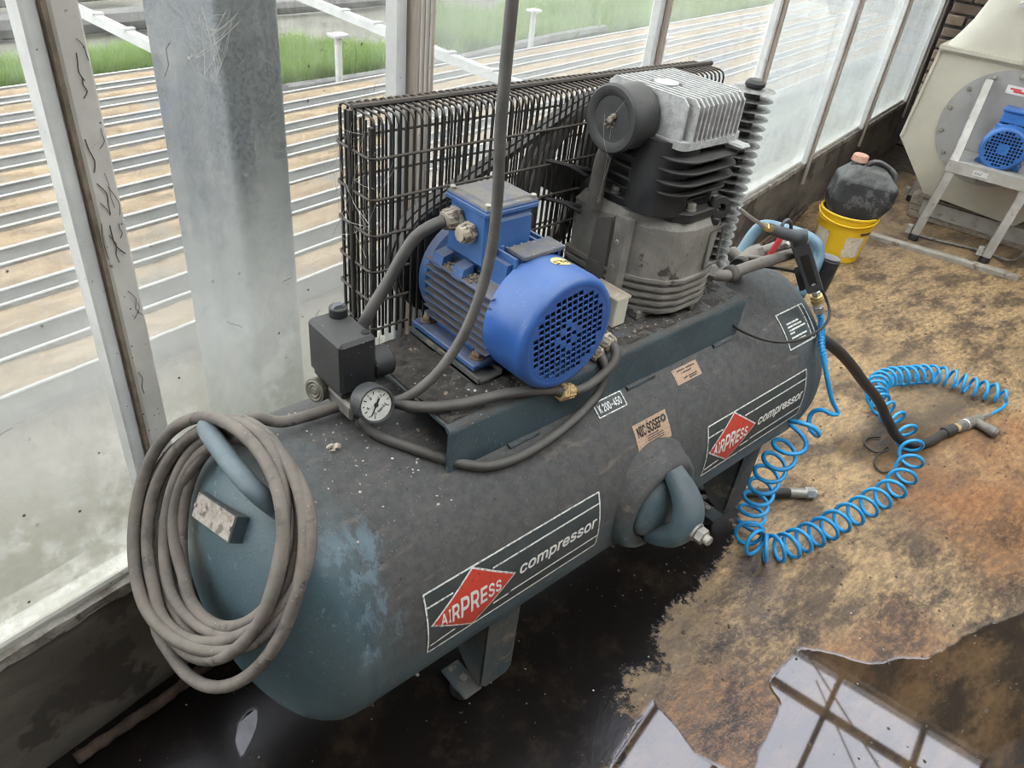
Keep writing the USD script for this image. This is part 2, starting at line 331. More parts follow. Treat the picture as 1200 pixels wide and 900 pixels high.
mat('roof_panel', (.30, .295, .285), (.36, .355, .345), 3, .8)
mat('roof_bar', (.11, .10, .09), (.16, .145, .13), 10, .6)
mat('roof_white', (.62, .62, .60), None, 10, .6)
# background machine
mat('cream_paint', (.40, .375, .305), (.45, .42, .345), 5, .5, spot=((.30, .26, .20), 14, .70))
mat('cream_pale', (.43, .405, .34), (.47, .445, .375), 5, .45)
mat('plate_grey', (.285, .275, .268), (.33, .318, .308), 6, .5, metal=.25, spot=((.30, .26, .22), 10, .66))
mat('stand_alu', (.34, .325, .30), (.42, .405, .375), 14, .55, metal=.25, spot=((.28, .24, .19), 26, .62))
mat('far_blue', (.025, .105, .33), (.04, .14, .40), 10, .35)
mat('far_fin', (.30, .31, .34), (.36, .37, .4), 20, .5)
mat('bucket_yellow', (.72, .44, .012), (.78, .50, .02), 8, .42, spot=((.40, .24, .03), 16, .66))
mat('bucket_label', (.55, .47, .36), (.68, .62, .52), 30, .7, spot=((.45, .33, .12), 40, .58))
mat('jerry_black', (.018, .019, .021), (.030, .031, .034), 10, .55, dust=(.15, .15, .145), damt=.95, spot=((.085, .085, .085), 22, .52))
mat('cap_pink', (.50, .27, .19), (.58, .36, .27), 30, .6)
mat('wood_grey', (.22, .185, .15), (.32, .28, .23), 12, .9, stretch=(1, 6, 6))
mat('rail_grey', (.26, .235, .20), (.36, .33, .29), 12, .8, spot=((.18, .14, .10), 12, .58))
mat('rust_bar', (.055, .038, .030), (.10, .065, .048), 30, .95, bump=.8, bscale=60)
mat('flake_pale', (.55, .53, .48), (.30, .27, .23), 30, .8)
mat('crumb_brown', (.17, .125, .09), (.30, .24, .18), 50, .95)
mat('dirt_dark', (.055, .043, .034), (.10, .08, .062), 40, .95)
mat('web', (.40, .38, .34), None, 10, .9)

# dirty glass: clear glass, its reflection, and a film of pale dirt (denser and greener low down) that scatters the daylight
def glass_mat(name, base, low, milky, green, streak=1.0, z0=.98, z1=.40):
    g = G(); p = g.pos(); z = g.sep(p, 'z')
    film = g.noise(g.scl(p, (2.0, 2.0, 1.0)), 3.0, 6, .62)
    zz = g.math('add', z, g.math('multiply', g.math('subtract', film, .5), .35))
    d = g.math('add', g.step(zz, z0, z1, base, low), g.math('multiply', g.math('subtract', film, .5), .35 * streak))
    run = g.noise(g.scl(p, (14, 14, 1.2)), 3.0, 5, .7); d = g.math('add', d, g.math('multiply', g.math('subtract', run, .5), .30 * streak))
    fine = g.noise(p, 38, 7, .82); d = g.math('add', d, g.math('multiply', g.math('subtract', fine, .5), g.step(z, .85, .45, .16, .55)))
    d = g.math('minimum', g.math('maximum', d, .03), .93)
    c = g.mix(g.step(zz, .68, .38), milky, green)
    c = g.mix(g.math('multiply', g.step(g.noise(p, 9, 7, .75), .48, .62), .7), c, tuple(min(.9, x * 1.1) for x in milky))
    scr = g.voro(g.add('mapping', 'vector', {'rotation': (.3, .9, .6), 'scale': (1, 14, 1)}, vector=p), 9); c = g.mix(g.math('multiply', g.step(scr, .035, .015), .5), c, (.14, .13, .11))
    black = g.math('multiply', g.step(g.voro(p, 26), .075, .05), g.step(g.noise(p, 8, 3), .47, .55))
    c = g.mix(black, c, (.05, .04, .03)); d = g.math('maximum', d, g.math('multiply', black, .95))
    dirt = g.add('mix_closure', 'closure', {'fac': .62}, closure1=g.add('diffuse_bsdf', 'BSDF', {}, color=c), closure2=g.add('translucent_bsdf', 'BSDF', {}, color=c))
    bk = g.add('geometry', 'backfacing'); ior = g.add('mix_float', 'result', {}, fac=bk, a=1.45, b=1 / 1.45)   # a thin pane: no total reflection inside it
    clear = g.add('mix_closure', 'closure', {}, fac=g.add('fresnel', 'fac', {}, IOR=ior), closure1=g.add('transparent_bsdf', 'BSDF', {'color': (.97, .985, .975)}), closure2=g.add('glossy_bsdf', 'BSDF', {'color': (1, 1, 1), 'roughness': .03}))
    g.done(name, g.add('mix_closure', 'closure', {}, fac=d, closure1=clear, closure2=dirt))
glass_mat('glass_near', .035, .40, (.44, .44, .415), (.265, .27, .225), .5, .98, .47)
glass_mat('glass_mid', .20, .36, (.42, .43, .42), (.33, .34, .30), .8)
glass_mat('glass_far', .34, .46, (.42, .45, .455), (.40, .425, .41), .9)
glass_mat('glass_roof', .03, .03, (.5, .5, .5), (.5, .5, .5), .25)

# floor: crusty tan and rust dirt over concrete, black mud and standing water where the mask says so (R = wet, G = black mud, B = rust)
g = G(); p = g.pos()
wet, mud, rust = (g.sep(g.attr('floor_mask', 'vector'), a) for a in 'xyz'); sheen, damp = (g.sep(g.attr('floor_damp', 'vector'), a) for a in 'xy')
pool = g.step(wet, .46, .56); wet = g.math('maximum', pool, sheen)
q = g.add('mapping', 'vector', {'rotation': (0, 0, .5), 'scale': (1.0, 2.4, 1.0)}, vector=p)
nA = g.noise(q, 4.5, 8, .66, .15); nB = g.noise(q, 30, 7, .74, .15); nC = g.noise(p, 1.4, 5, .6); nD = g.noise(p, 95, 4, .75)
tan = g.ramp(nB, [(.28, (.135, .086, .046)), (.44, (.25, .168, .092)), (.56, (.38, .252, .125)), (.75, (.50, .355, .19))])
dk = g.ramp(nB, [(.3, (.050, .034, .021)), (.62, (.135, .092, .056))])
c = g.mix(g.step(g.math('add', nA, g.math('multiply', g.math('subtract', nD, .5), .22)), .38, .58), dk, tan)
c = g.mix(g.math('multiply', g.step(nC, .50, .66), .60), c, (.115, .086, .060))
rc = g.ramp(nB, [(.3, (.095, .042, .020)), (.5, (.235, .105, .045)), (.72, (.36, .19, .078))])
c = g.mix(g.math('multiply', rust, g.step(nA, .30, .56, .35, .95)), c, rc)
dc = g.mix(g.step(nA, .40, .62), (.030, .021, .014), (.135, .088, .050))
c = g.mix(g.math('multiply', damp, g.step(g.math('add', nB, g.math('multiply', g.math('subtract', nD, .5), .6)), .62, .40, .25, .92)), c, dc)
wc = g.mix(g.step(nA, .42, .62), (.020, .015, .012), (.060, .036, .020))
c = g.mix(g.math('multiply', wet, .90), c, wc)
mc = g.mix(g.step(g.noise(p, 8, 7, .72), .50, .70), (.0085, .0068, .0058), (.026, .018, .012))
grain = g.math('add', g.math('multiply', g.math('subtract', g.noise(p, 55, 6, .78), .5), 1.9), mud)
mudf = g.math('maximum', g.step(grain, .40, .62), g.step(mud, .86, .98)); mudf = g.math('multiply', mudf, g.step(mud, .02, .12))
c = g.mix(mudf, c, mc)
fl = g.math('multiply', g.step(g.voro(p, 70), .075, .045), g.step(g.noise(p, 9, 3), .52, .58)); c = g.mix(fl, c, (.33, .30, .26))
ro = g.add('mix_float', 'result', {}, fac=wet, a=g.math('subtract', g.step(nC, .35, .65, .70, .42), g.math('multiply', damp, .22)), b=.03); ro = g.add('mix_float', 'result', {}, fac=g.math('multiply', mudf, g.math('subtract', 1.0, wet)), a=ro, b=.20)
bh = g.math('multiply', g.math('multiply', g.math('add', g.math('multiply', nB, .6), nD), g.math('subtract', 1.0, wet)), g.math('subtract', 1.0, g.math('multiply', mudf, .85)))
sp = g.add('mix_float', 'result', {}, fac=wet, a=.45, b=1.0)
b_ = g.bsdf(c, ro, 0.0, .5, g.bump(bh, .40, .005)); nm = b_.split('.')[0]; g.n[nm][1].pop('specular_ior_level'); g.l.append((sp, nm + '.specular_ior_level')); g.n[nm][1]['specular_tint'] = (.88, .87, 1.0)
g.done('floor_dirt', b_)

# ================================================================== SETTING
def S(name, mesh, mt, parent='/World', **kw):
    kind = {'kind': 'structure'} if parent == '/World' else {}
    return obj(name, mesh, mt, parent, **kind, **kw)
def structure(name, loc=(0, 0, 0), rotz=0.0, label=None):
    p = thing(name, label, None, loc, rotz, kind='structure'); return p

# floor: a fine grid with real relief: crust stands proud, puddles lie level
def sdf(X, Y, pts):
    """signed distance to a polygon, positive inside"""
    P = np.array(pts, float); d = np.full(X.shape, 1e9); ins = np.zeros(X.shape, bool)
    for a, b in zip(P, np.roll(P, -1, 0)):
        e = b - a; t = np.clip(((X - a[0]) * e[0] + (Y - a[1]) * e[1]) / (e @ e), 0, 1)
        d = np.minimum(d, np.hypot(X - a[0] - t * e[0], Y - a[1] - t * e[1]))
        c = (a[1] > Y) != (b[1] > Y)
        ins ^= c & (X < (b[0] - a[0]) * (Y - a[1]) / (b[1] - a[1] + 1e-12) + a[0])
    return np.where(ins, d, -d)
sm = lambda v, a, b: (lambda t: t * t * (3 - 2 * t))(np.clip((v - a) / (b - a), 0, 1))
gx, gy = np.arange(-.7, 4.7, .0125), np.arange(-1.7, .95, .0125)
X, Y = np.meshgrid(gx, gy, indexing='ij'); P3 = np.stack([X, Y, 0 * X], -1)
n_big = meshkit.fbm(P3 * 3.5, 5, 3) - .5; n_mid = meshkit.fbm(P3 * 14, 4, 9) - .5; n_fine = meshkit.fbm(P3 * 45, 3, 5) - .5
mud_d = sdf(X, Y, [(-.7, .6), (-.7, -.48), (.45, -.47), (.66, -.405), (.74, -.385), (.94, -.315), (1.09, -.275), (1.25, -.235), (1.42, -.16), (1.46, .1), (1.2, .30), (.7, .35)]) + n_big * .16 + n_mid * .08
lin = lambda d, w: np.clip(d / w * .5 + .5, 0, 1)
mud = sm(mud_d, -.07, .06)
wet_d = sdf(X, Y, [(.884, -.575), (.976, -.55), (1.06, -.525), (1.073, -.487), (1.195, -.472), (1.26, -.545), (1.31, -.61), (1.40, -.66), (1.56, -.69), (1.729, -.748), (1.82, -.9), (1.82, -1.3), (.7, -1.2), (.83, -.68)]) + n_big * .05 + n_mid * .03
wetL_d = sdf(X, Y, [(.655, -.40), (.76, -.372), (.862, -.348), (.848, -.406), (.836, -.478), (.855, -.545), (.80, -.62), (.70, -.80), (.5, -.6)]) + n_big * .03 + n_mid * .02
wet2_d = sdf(X, Y, [(1.28, -.24), (1.39, -.28), (1.34, -.37), (1.21, -.39), (1.13, -.36)]) + n_big * .12 + n_mid * .05
wet3_d = sdf(X, Y, [(1.95, -.16), (2.18, -.22), (2.30, -.32), (2.10, -.34), (1.93, -.29), (1.89, -.20)]) + n_big * .12 + n_mid * .06
wet4_d = sdf(X, Y, [(.175, -.01), (.20, .005), (.245, .06), (.26, .09), (.235, .085), (.20, .05)]) + n_mid * .03
wet_a = np.maximum(lin(wet_d, .05), lin(wetL_d, .05))
wet = np.maximum(wet_a, lin(wet4_d, .03)); sheen = np.maximum(.8 * sm(wet2_d, -.05, .05), .75 * sm(wet3_d, -.05, .05))
damp = np.maximum(sm(sdf(X, Y, [(.85, -.32), (1.072, -.25), (1.30, -.20), (1.41, -.26), (1.34, -.384), (1.245, -.48), (1.12, -.45), (.976, -.54), (.884, -.56), (.83, -.50), (.82, -.38)]) + n_big * .22, -.05, .06), .8 * sm(sdf(X, Y, [(1.30, -.60), (1.36, -.50), (1.58, -.50), (1.80, -.56), (2.1, -.62), (1.9, -.80), (1.6, -.72)]) + n_big * .35, -.08, .06))
rust = np.maximum.reduce([sm(sdf(X, Y, [(1.95, -.40), (2.5, -.42), (2.9, -.75), (2.2, -.85), (1.75, -.68)]) + n_big * .45, -.1, .12), .9 * sm(sdf(X, Y, [(.78, -.36), (1.02, -.35), (1.06, -.47), (.97, -.58), (.85, -.60), (.80, -.46)]) + n_big * .2, -.05, .05),
                          .8 * sm(sdf(X, Y, [(1.25, -.52), (1.5, -.55), (1.5, -.68), (1.3, -.68)]) + n_big * .2, -.05, .05)])
H = .004 * n_mid + .003 * n_fine + .003 * n_big
land = sm(-np.maximum(wet_d, wetL_d), .018, .11)
H = np.where(H > 0, H, .5 * H) * land * (1 - .85 * mud)
nxg, nyg = X.shape; idx = np.arange(nxg * nyg).reshape(nxg, nyg)
FQ = np.stack([idx[:-1, :-1], idx[1:, :-1], idx[1:, 1:], idx[:-1, 1:]], -1).reshape(-1, 4)
FV = np.stack([X, Y, H], -1).reshape(-1, 3)
OF = (FV - WP) @ WN; FQ = FQ[(OF[FQ] < .06).all(1)]   # the floor ends under the plinth
fl = usdkit.mesh(stage, name_in('/World', 'floor'), (FV, FQ), '/World/Looks/floor_dirt', smooth=True)
UsdGeom.PrimvarsAPI(fl).CreatePrimvar('floor_mask', Sdf.ValueTypeNames.Vector3fArray, 'vertex').Set(Vt.Vec3fArray.FromNumpy(np.stack([wet, mud, rust], -1).reshape(-1, 3).astype(np.float32)))
UsdGeom.PrimvarsAPI(fl).CreatePrimvar('floor_damp', Sdf.ValueTypeNames.Vector3fArray, 'vertex').Set(Vt.Vec3fArray.FromNumpy(np.stack([sheen, damp, 0 * damp], -1).reshape(-1, 3).astype(np.float32)))
tag(fl.GetPrim(), 'wet concrete floor caked with tan and rust dirt', None, None, 'structure')
S('floor', bx((-6, -7, -.06), (9, 1.8, -.012)), 'dirt_dark', label='dark floor slab carrying on beyond the dirty patch')

# concrete plinth under the glass, with a crumbling sill
SILL = .285
m = W(bx((-3, 0, -.06), (5.3, .13, SILL))).subdivide_to_size(.09); S('wall_left', rough(m, .004, 9, 2), 'concrete_dark', label='dark stained concrete plinth under the greenhouse glass')
for k, (s0, s1) in enumerate([(-3, -.6), (-.6, .9), (.9, 2.45), (2.45, 3.9), (3.9, 5.3)]):
    m = W(bx((s0, -.006, SILL - .012), (s1, .10, SILL + .008))).subdivide_to_size(.02); S('trim', rough(m, .006, 40, k), 'sill_flaky', label=None)
# aluminium bottom rail that the panes stand in
RAIL = structure('trim', label='pale flaking bottom rail holding the panes')
obj('bottom_rail', W(cbox((-3, .008, SILL + .002), (5.3, .05, SILL + .020), .004)), 'mullion_grey', RAIL)

# brick end wall, bricks laid one by one where they show
S('wall_back', W(bx((5.345, -4.0, -.06), (5.55, .2, 3.0))), 'mortar', label='dark mortar wall at the far end behind the machine')
WB = '/World/wall_back'; row = 0; z = .0
while z < 1.30:
    off = (.11 if row % 2 else 0.0); o = .20 - off
    while o > -1.25:
        w_ = .205 + .006 * RNG.uniform(-1, 1); pr = RNG.uniform(0, .010)
        obj('brick', W(cbox((5.328 - pr, o - w_, z), (5.36, o, z + .051 + .004 * RNG.uniform(-1, 1)), .005)), 'brick_brown', WB, smooth=False)
        o -= w_ + .014
    z += .0655; row += 1
m = tube([wp(5.24, .0, 0), wp(5.24, .0, 2.5)], .03, 14); S('trim', m, 'pipe_dark', label='dark grey downpipe in the corner by the brick wall')

# windows: each pane with its own mullion on the near side
MULL = [(-1.2, 'n'), (.222, 'n'), (.757, 'b'), (1.628, 'f'), (2.44, 'f'), (3.335, 'f'), (4.215, 'f'), (5.14, 'f')]
TOPZ = 2.45
def mullion(s, kind, parent):
    z0 = SILL - .004
    if kind == 'n':
        obj('mullion', W(cbox((s - .012, -.030, z0 + .012), (s + .020, .006, TOPZ), .003)), 'mullion_grey', parent)
        obj('glazing_seal', W(bx((s - .0175, -.027, z0 + .012), (s - .0115, .004, TOPZ))), 'mullion_seal', parent)
        obj('mullion_flange', W(cbox((s - .036, -.020, z0 + .012), (s - .0170, .012, TOPZ), .003)), 'mullion_side', parent)
    elif kind == 'b':
        obj('mullion', W(cbox((s - .012, -.035, z0 + .012), (s + .034, .010, TOPZ), .003)), 'mullion_brown', parent)
        for k in range(3): obj('mullion_groove', W(bx((s - .004 + .011 * k, -.0365, z0 + .03), (s + .0005 + .011 * k, -.0345, TOPZ))), 'mullion_grey', parent)
        obj('mullion_flange', W(cbox((s - .034, -.018, z0 + .012), (s - .0125, .012, TOPZ), .003)), 'mullion_side', parent)
    else:
        low = SILL - (.085 if s > 3 else .004)
        obj('mullion', W(cbox((s - .024, -.012, z0 + .012), (s + .020, .012, TOPZ), .003)), 'mullion_side', parent)
        obj('glazing_bar', W(cbox((s - .007, -.026, low), (s + .008, -.0125, TOPZ), .003)), 'mullion_brown', parent)
        obj('glazing_seal', W(bx((s + .0085, -.020, z0 + .03), (s + .0125, -.0125, TOPZ))), 'mullion_seal', parent)
for k in range(len(MULL)):
    s0, kd = MULL[k]; s1 = MULL[k + 1][0] if k + 1 < len(MULL) else 5.26
    wn = structure('window', wloc((s0 + s1) / 2, 0, SILL))
    stage.GetPrimAtPath(wn).SetCustomDataByKey('label', ['pane left of the nearest mullion', 'dirty pane in front of the galvanised column', 'pane behind the mesh belt guard', 'pane above the cylinder head', 'hazy pane right of the pump', 'whitened pane above the plinth', 'whitened pane above the yellow bucket', 'narrow last pane by the brick wall'][k])
    gm = 'glass_near' if s1 < .8 else ('glass_mid' if s1 < 2.5 else 'glass_far')
    obj('pane', W(bx((s0 + .004, .014, SILL + .012), (s1 - .004, .018, TOPZ))), gm, wn, smooth=False)
    mullion(s0, kd, wn)

# roof: eaves board over the glass wall, glazed bays on bars, a closed bay at the far end
ZR = 2.5
S('ceiling', W(bx((-3, -.37, ZR), (3.35, .14, ZR + .05))), 'roof_panel', label='closed eaves board above the glass wall')
S('ceiling', W(bx((3.35, -4.0, ZR), (5.5, .14, ZR + .05))), 'roof_panel', label='closed roof bay at the far end')
S('ceiling', W(bx((-3, -4.0, ZR), (3.35, -2.62, ZR + .05))), 'roof_panel', label='closed roof bay on the room side')
S('ceiling', W(bx((-3, -2.62, ZR), (-.4, -.37, ZR + .05))), 'roof_panel', label='closed roof bay above the near end')
S('wall_right', W(bx((-3, -4.06, -.06), (5.5, -4.0, ZR + .05))), 'roof_panel', label='grey panel wall on the room side')
S('wall_front', W(bx((-3.06, -4.06, -.06), (-3, .14, ZR + .05))), 'roof_panel', label='grey panel wall behind the camera')
ROOF = structure('trim', wloc(1, -1, ZR), label='roof glazing bars and purlins seen mirrored in the puddle')
for o in (-.40, -.80, -1.16, -1.64, -2.12, -2.60): obj('roof_bar', W(cbox((-.4, o - .014, ZR - .03), (3.35, o + .014, ZR + .03), .004)), 'roof_bar', ROOF)
for s, h in ((.9, .04), (1.9, .03), (3.0, .045), (3.36, .03)): obj('purlin', W(cbox((s - h / 2, -2.62, ZR - .07), (s + h / 2, -.37, ZR - .03), .004)), 'roof_bar', ROOF)
obj('brace_rod', rod(wp(3.34, -.95, ZR - .02), wp(2.2, -2.3, ZR - .10), .006), 'roof_bar', ROOF)
obj('brace_rod', rod(wp(3.2, -1.05, ZR - .02), wp(2.4, -1.62, ZR - .2), .005), 'roof_bar', ROOF)
for k, (o0, o1) in enumerate(((-.80, -.40), (-1.16, -.80), (-1.64, -1.16), (-2.12, -1.64), (-2.6, -2.12))):
    wn = structure('window', wloc(1, (o0 + o1) / 2, ZR)); stage.GetPrimAtPath(wn).SetCustomDataByKey('label', 'overhead roof pane mirrored in the puddle')
    obj('pane', W(bx((-.4, o0 + .014, ZR), (3.34, o1 - .014, ZR + .004))), 'glass_roof', wn, smooth=False)

# ================================================================== OUTDOORS
gm = np.meshgrid(np.linspace(-12, 24, 90), np.linspace(.13, 26, 70), indexing='ij'); GP = np.stack([gm[0], gm[1], 0 * gm[0]], -1)
GZ = -.02 + .05 * (meshkit.fbm(GP * .9, 4, 2) - .5) * sm(gm[1], .5, 3.0) + .25 * sm(meshkit.fbm(GP * np.array([.18, .9, 1]), 3, 7), .5, .8) * sm(gm[1], 4.2, 6)
i2 = np.arange(90 * 70).reshape(90, 70); q4 = np.stack([i2[:-1, :-1], i2[1:, :-1], i2[1:, 1:], i2[:-1, 1:]], -1).reshape(-1, 4)
gv = np.stack([gm[0], gm[1], GZ], -1).reshape(-1, 3); gv = gv @ np.stack([WD, WN, [0, 0, 1]]) + WP
g_ = usdkit.mesh(stage, name_in('/World', 'outdoor_ground'), (gv, q4), '/World/Looks/outdoor_soil', smooth=True); tag(g_.GetPrim(), 'pale trodden soil outside the glass', None, None, 'structure')
S('outdoor_ground', bx((-40, -40, -.30), (40, 40, -.10)), 'outdoor_soil', label='soil far around the greenhouse')

# growing gutters in rows parallel to the glass
gname = ['nearest', 'second', 'third', 'fourth', 'fifth', 'sixth', 'seventh', 'eighth', 'ninth', 'tenth']
for k in range(10):
    o = .93 + .262 * k; t = thing('growing_gutter', f'long pale gutter with tan substrate outside, {gname[k]} row from the glass', 'gutter', wloc(1.5, o + .06, 0), group='growing gutters outside')
    s0, s1 = -4.0 + RNG.uniform(-.3, .3), (11 if k < 7 else 2.55 - .12 * (k - 7)) + RNG.uniform(-.1, .1); h = .078 + .006 * RNG.uniform(-1, 1)
    obj('trough', W(cat([bx((s0, o, -.03), (s1, o + .006, h)), bx((s0, o + .158, -.03), (s1, o + .164, h)), bx((s0, o, -.03), (s1, o + .164, .02))])), 'gutter_grey', t)
    for q in (o - .008, o + .154): obj('gutter_rim', W(cbox((s0, q, h - .004), (s1, q + .013, h + .005), .003)), 'gutter_rim', t)
    n = 60; ss = np.linspace(s0 + .02, s1 - .02, n); oo = np.linspace(o + .007, o + .157, 5)
    gg = np.stack(np.meshgrid(ss, oo, indexing='ij'), -1); zz = h - .012 + .020 * (meshkit.fbm(np.stack([gg[..., 0] * 3, gg[..., 1] * 12, 0 * gg[..., 0] + k], -1), 3, k) - .5) + .012 * np.sin(np.linspace(0, pi, 5))[None]
    ii = np.arange(n * 5).reshape(n, 5); ff = np.stack([ii[:-1, :-1], ii[1:, :-1], ii[1:, 1:], ii[:-1, 1:]], -1).reshape(-1, 4)
    ff = np.vstack([ff[:, [0, 1, 2]], ff[:, [0, 2, 3]]])
    obj('substrate', W(trimesh.Trimesh(np.dstack([gg, zz]).reshape(-1, 3), ff, process=False)), 'substrate', t, smooth=True)

# galvanised column just outside the glass
t = thing('steel_column', 'tall galvanised square steel column standing outside the dirty glass', 'column', wloc(.557, .27, -.05))
cp = [(s, o) for s, o in np.array(rrect(.555, .20, .674, .415, .014, 4).exterior.coords[:-1])]
obj('post', W(prism(cp, 3.0, (0, 0, -.05))), 'galvanised', t, smooth=40)
obj('base_plate', W(cbox((.50, .17, -.06), (.73, .45, -.03), .004)), 'galvanised', t)

# white tie beams, capped posts, dark pipes and grass beyond the gutters
for a, b, lb in (((1.358, 1.615), (1.80, 5.4), 'white tie beam with hooks left of the galvanised column'), ((2.185, .78), (3.0, 4.5), 'white tie beam with hooks right of the galvanised column')):
    A, B = wp(*a, .60), wp(*b, .60); t = thing('tie_beam', lb, 'beam', tuple(float(x) for x in (A + B) / 2))
    d = (B - A) / np.linalg.norm(B - A); sd = np.cross([0, 0, 1], d)
    def bar(A, B, w, z0, z1): return hull([p + sd * q + np.array([0, 0, zz]) for p in (A, B) for q in (-w, w) for zz in (z0, z1)])
    obj('beam', bar(A, B, .016, -.018, .018), 'white_bar', t, smooth=False)
    L = np.linalg.norm(B - A)
    for k in range(int(L / .28)):
        c = A + d * (.15 + .28 * k); obj('hook', bar(c, c + d * .03, .022, .0175, .026), 'gutter_grey', t, smooth=False)
    for c in (A + d * .05, B - d * .05): obj('support', rod(c + np.array([0, 0, -.62]), c + np.array([0, 0, -.0175]), .010, 8), 'white_bar', t)
for k, (s, o, lb) in enumerate(((3.0, 2.70, 'thin grey post with flat cap seen left of the mesh guard'), (4.95, 2.71, 'thin grey post with flat cap seen above the mesh guard'), (6.6, 2.452, 'thin grey post with flat cap beyond the third mullion'), (5.1, 1.665, 'thin grey post with flat cap beyond the cylinder head'))):
    t = thing('capped_post', lb, 'post', wloc(s, o, 0), group=None)
    obj('pipe', rod(wp(s, o, -.05), wp(s, o, .33), .022, 10), 'gutter_grey', t); obj('cap', W(cbox((s - .05, o - .04, .325), (s + .05, o + .04, .345), .004)), 'white_bar', t)
pn = ['beside the gutters', 'behind the grass strip', 'in the soil bank', 'highest up in the view']
for k, (s0, s1, o, z, r_) in enumerate(((2.72, 6.4, 2.87, .035, .045), (-2, 3.6, 4.75, .08, .075), (-1, 3.3, 5.55, .10, .06), (1.5, 12, 6.4, .15, .07), (3.9, 12, 4.75, .06, .06))):
    lb = ['dark pipe lying along the last gutter', 'thick dark pipe lying behind the grass at the left', 'thinner dark pipe on the soil behind the grass', 'dark pipe farthest off on the soil bank', 'dark pipe behind the grass at the right'][k]
    pts = [wp(s, o + .06 * sin(s * 1.3 + k), z + .01 * cos(s)) for s in np.linspace(s0, s1, 14)]
    obj('drain_pipe', tube(spline(pts, .2), r_, 8), 'pipe_dark', '/World', label=lb, cat='pipe')
# grass: one clump mesh, scattered
bl = []; fc = []; n0 = 0
for k in range(26):
    a = RNG.uniform(0, 2 * pi); r0 = RNG.uniform(0, .07); h = RNG.uniform(.07, .17); lean = RNG.uniform(.01, .07); w_ = RNG.uniform(.002, .0035)
    b = np.array([r0 * cos(a), r0 * sin(a), 0]); d = np.array([cos(a + .4), sin(a + .4), 0]); sd = np.array([-d[1], d[0], 0]) * w_
    bl += [b - sd, b + sd, b + d * lean * .4 + [0, 0, h * .6] - sd * .8, b + d * lean * .4 + [0, 0, h * .6] + sd * .8, b + d * lean + [0, 0, h]]
    fc += [[n0, n0 + 1, n0 + 3], [n0, n0 + 3, n0 + 2], [n0 + 2, n0 + 3, n0 + 4]]; n0 += 5
gi = UsdGeom.PointInstancer.Define(stage, name_in('/World', 'grass')); tag(gi.GetPrim(), 'bright green grass strip growing beyond the gutters', 'grass', None, 'stuff')
usdkit.mesh(stage, '/World/grass/clump', (np.array(bl), np.array(fc)), '/World/Looks/grass_blade')
gi.CreatePrototypesRel().SetTargets(['/World/grass/clump']); pts, ors, scs = [], [], []
def field(n, s0, s1, o0, o1, gate):
    k = 0
    while k < n:
        s, o = RNG.uniform(s0, s1), RNG.uniform(o0, o1)
        if meshkit.fbm(np.array([s * .9, o * 1.6, 3.0]), 3, 4) < gate: continue
        pts.append(wp(s, o, -.02)); a = RNG.uniform(0, pi); ors.append(Gf.Quath(float(cos(a)), 0, 0, float(sin(a)))); scs.append([RNG.uniform(.55, 1.0)] * 3); k += 1
field(1900, -.5, 2.9, 3.60, 3.98, .34); field(4200, 2.75, 6.0, 2.98, 3.75, .36); field(2600, 5.5, 12, 2.9, 4.3, .47)
gi.CreatePositionsAttr(Vt.Vec3fArray.FromNumpy(np.array(pts, np.float32))); gi.CreateOrientationsAttr(ors); gi.CreateScalesAttr(Vt.Vec3fArray.FromNumpy(np.array(scs, np.float32))); gi.CreateProtoIndicesAttr([0] * len(pts))

# ================================================================== COMPRESSOR (x along the tank, y towards the glass)
AZ, RT, X0, X1, CAP = .42, .225, .30, 1.41, .1125
def cap_x(r, near=True):
    e = CAP * sqrt(max(0, 1 - (r / RT) ** 2)); return X0 - e if near else X1 + e
def on_tank(x, a, lift=0.0): return np.array([x, -(RT + lift) * cos(a), AZ + (RT + lift) * sin(a)])
def push_out(P, lift):
    """moves points off the tank shell"""
    for i, q in enumerate(P):
        for _ in range(12):
            e = max(0, (X0 - q[0]) / CAP, (q[0] - X1) / CAP); v = np.array([0, q[1], q[2] - AZ]); r = np.linalg.norm(v); F_ = sqrt((r / RT) ** 2 + e * e)
            want = 1 + lift / (.16 if e > .3 else RT)
            if F_ >= want: break
            gr_ = np.array([-e / CAP if q[0] < X0 else (e / CAP if q[0] > X1 else 0), *(v[1:] / RT ** 2)]); gr_ /= max(np.linalg.norm(gr_), 1e-9)
            q = q + gr_ * .004
        P[i] = q
    return P
def chips(n, place, s0, s1, flat, seed):
    r = np.random.default_rng(seed); ms = []
    base = trimesh.creation.icosahedron()
    for _ in range(n):
        q = place(r)
        if q is None: continue
        s = r.uniform(s0, s1) * (1 if r.random() > .06 else 1.8); m_ = base.copy(); m_.vertices = m_.vertices * (r.uniform(.5, 1.2, 3) * [s, s, s * flat]) @ trimesh.transformations.random_rotation_matrix(r.random(3) * [.1, .1, 1])[:3, :3].T * 1.0
        m_.apply_transform(trimesh.transformations.rotation_matrix(r.uniform(0, 6), [0, 0, 1])); m_.apply_translation(np.array(q) + [0, 0, s * flat * .3]); ms.append(m_)
    return cat(ms)
C = thing('air_compressor', 'dusty blue-grey horizontal air compressor with blue motor, finned pump and mesh belt guard', 'air compressor', (.86, 0, 0))
prof = [(RT * sin(t), X0 - CAP * cos(t)) for t in np.linspace(0, pi / 2, 22)]
prof[0] = (0, X0 - CAP)
prof += [(RT, X0 + .008), (RT + .0014, X0 + .012), (RT + .0014, X0 + .020), (RT, X0 + .024)] + [(RT, x) for x in np.linspace(.36, 1.36, 12)]
prof += [(RT, X1 - .024), (RT + .0016, X1 - .020), (RT + .0016, X1 - .012), (RT, X1 - .008)] + [(RT * cos(t), X1 + CAP * sin(t)) for t in np.linspace(0, pi / 2, 22)]
prof[-1] = (0, X1 + CAP)
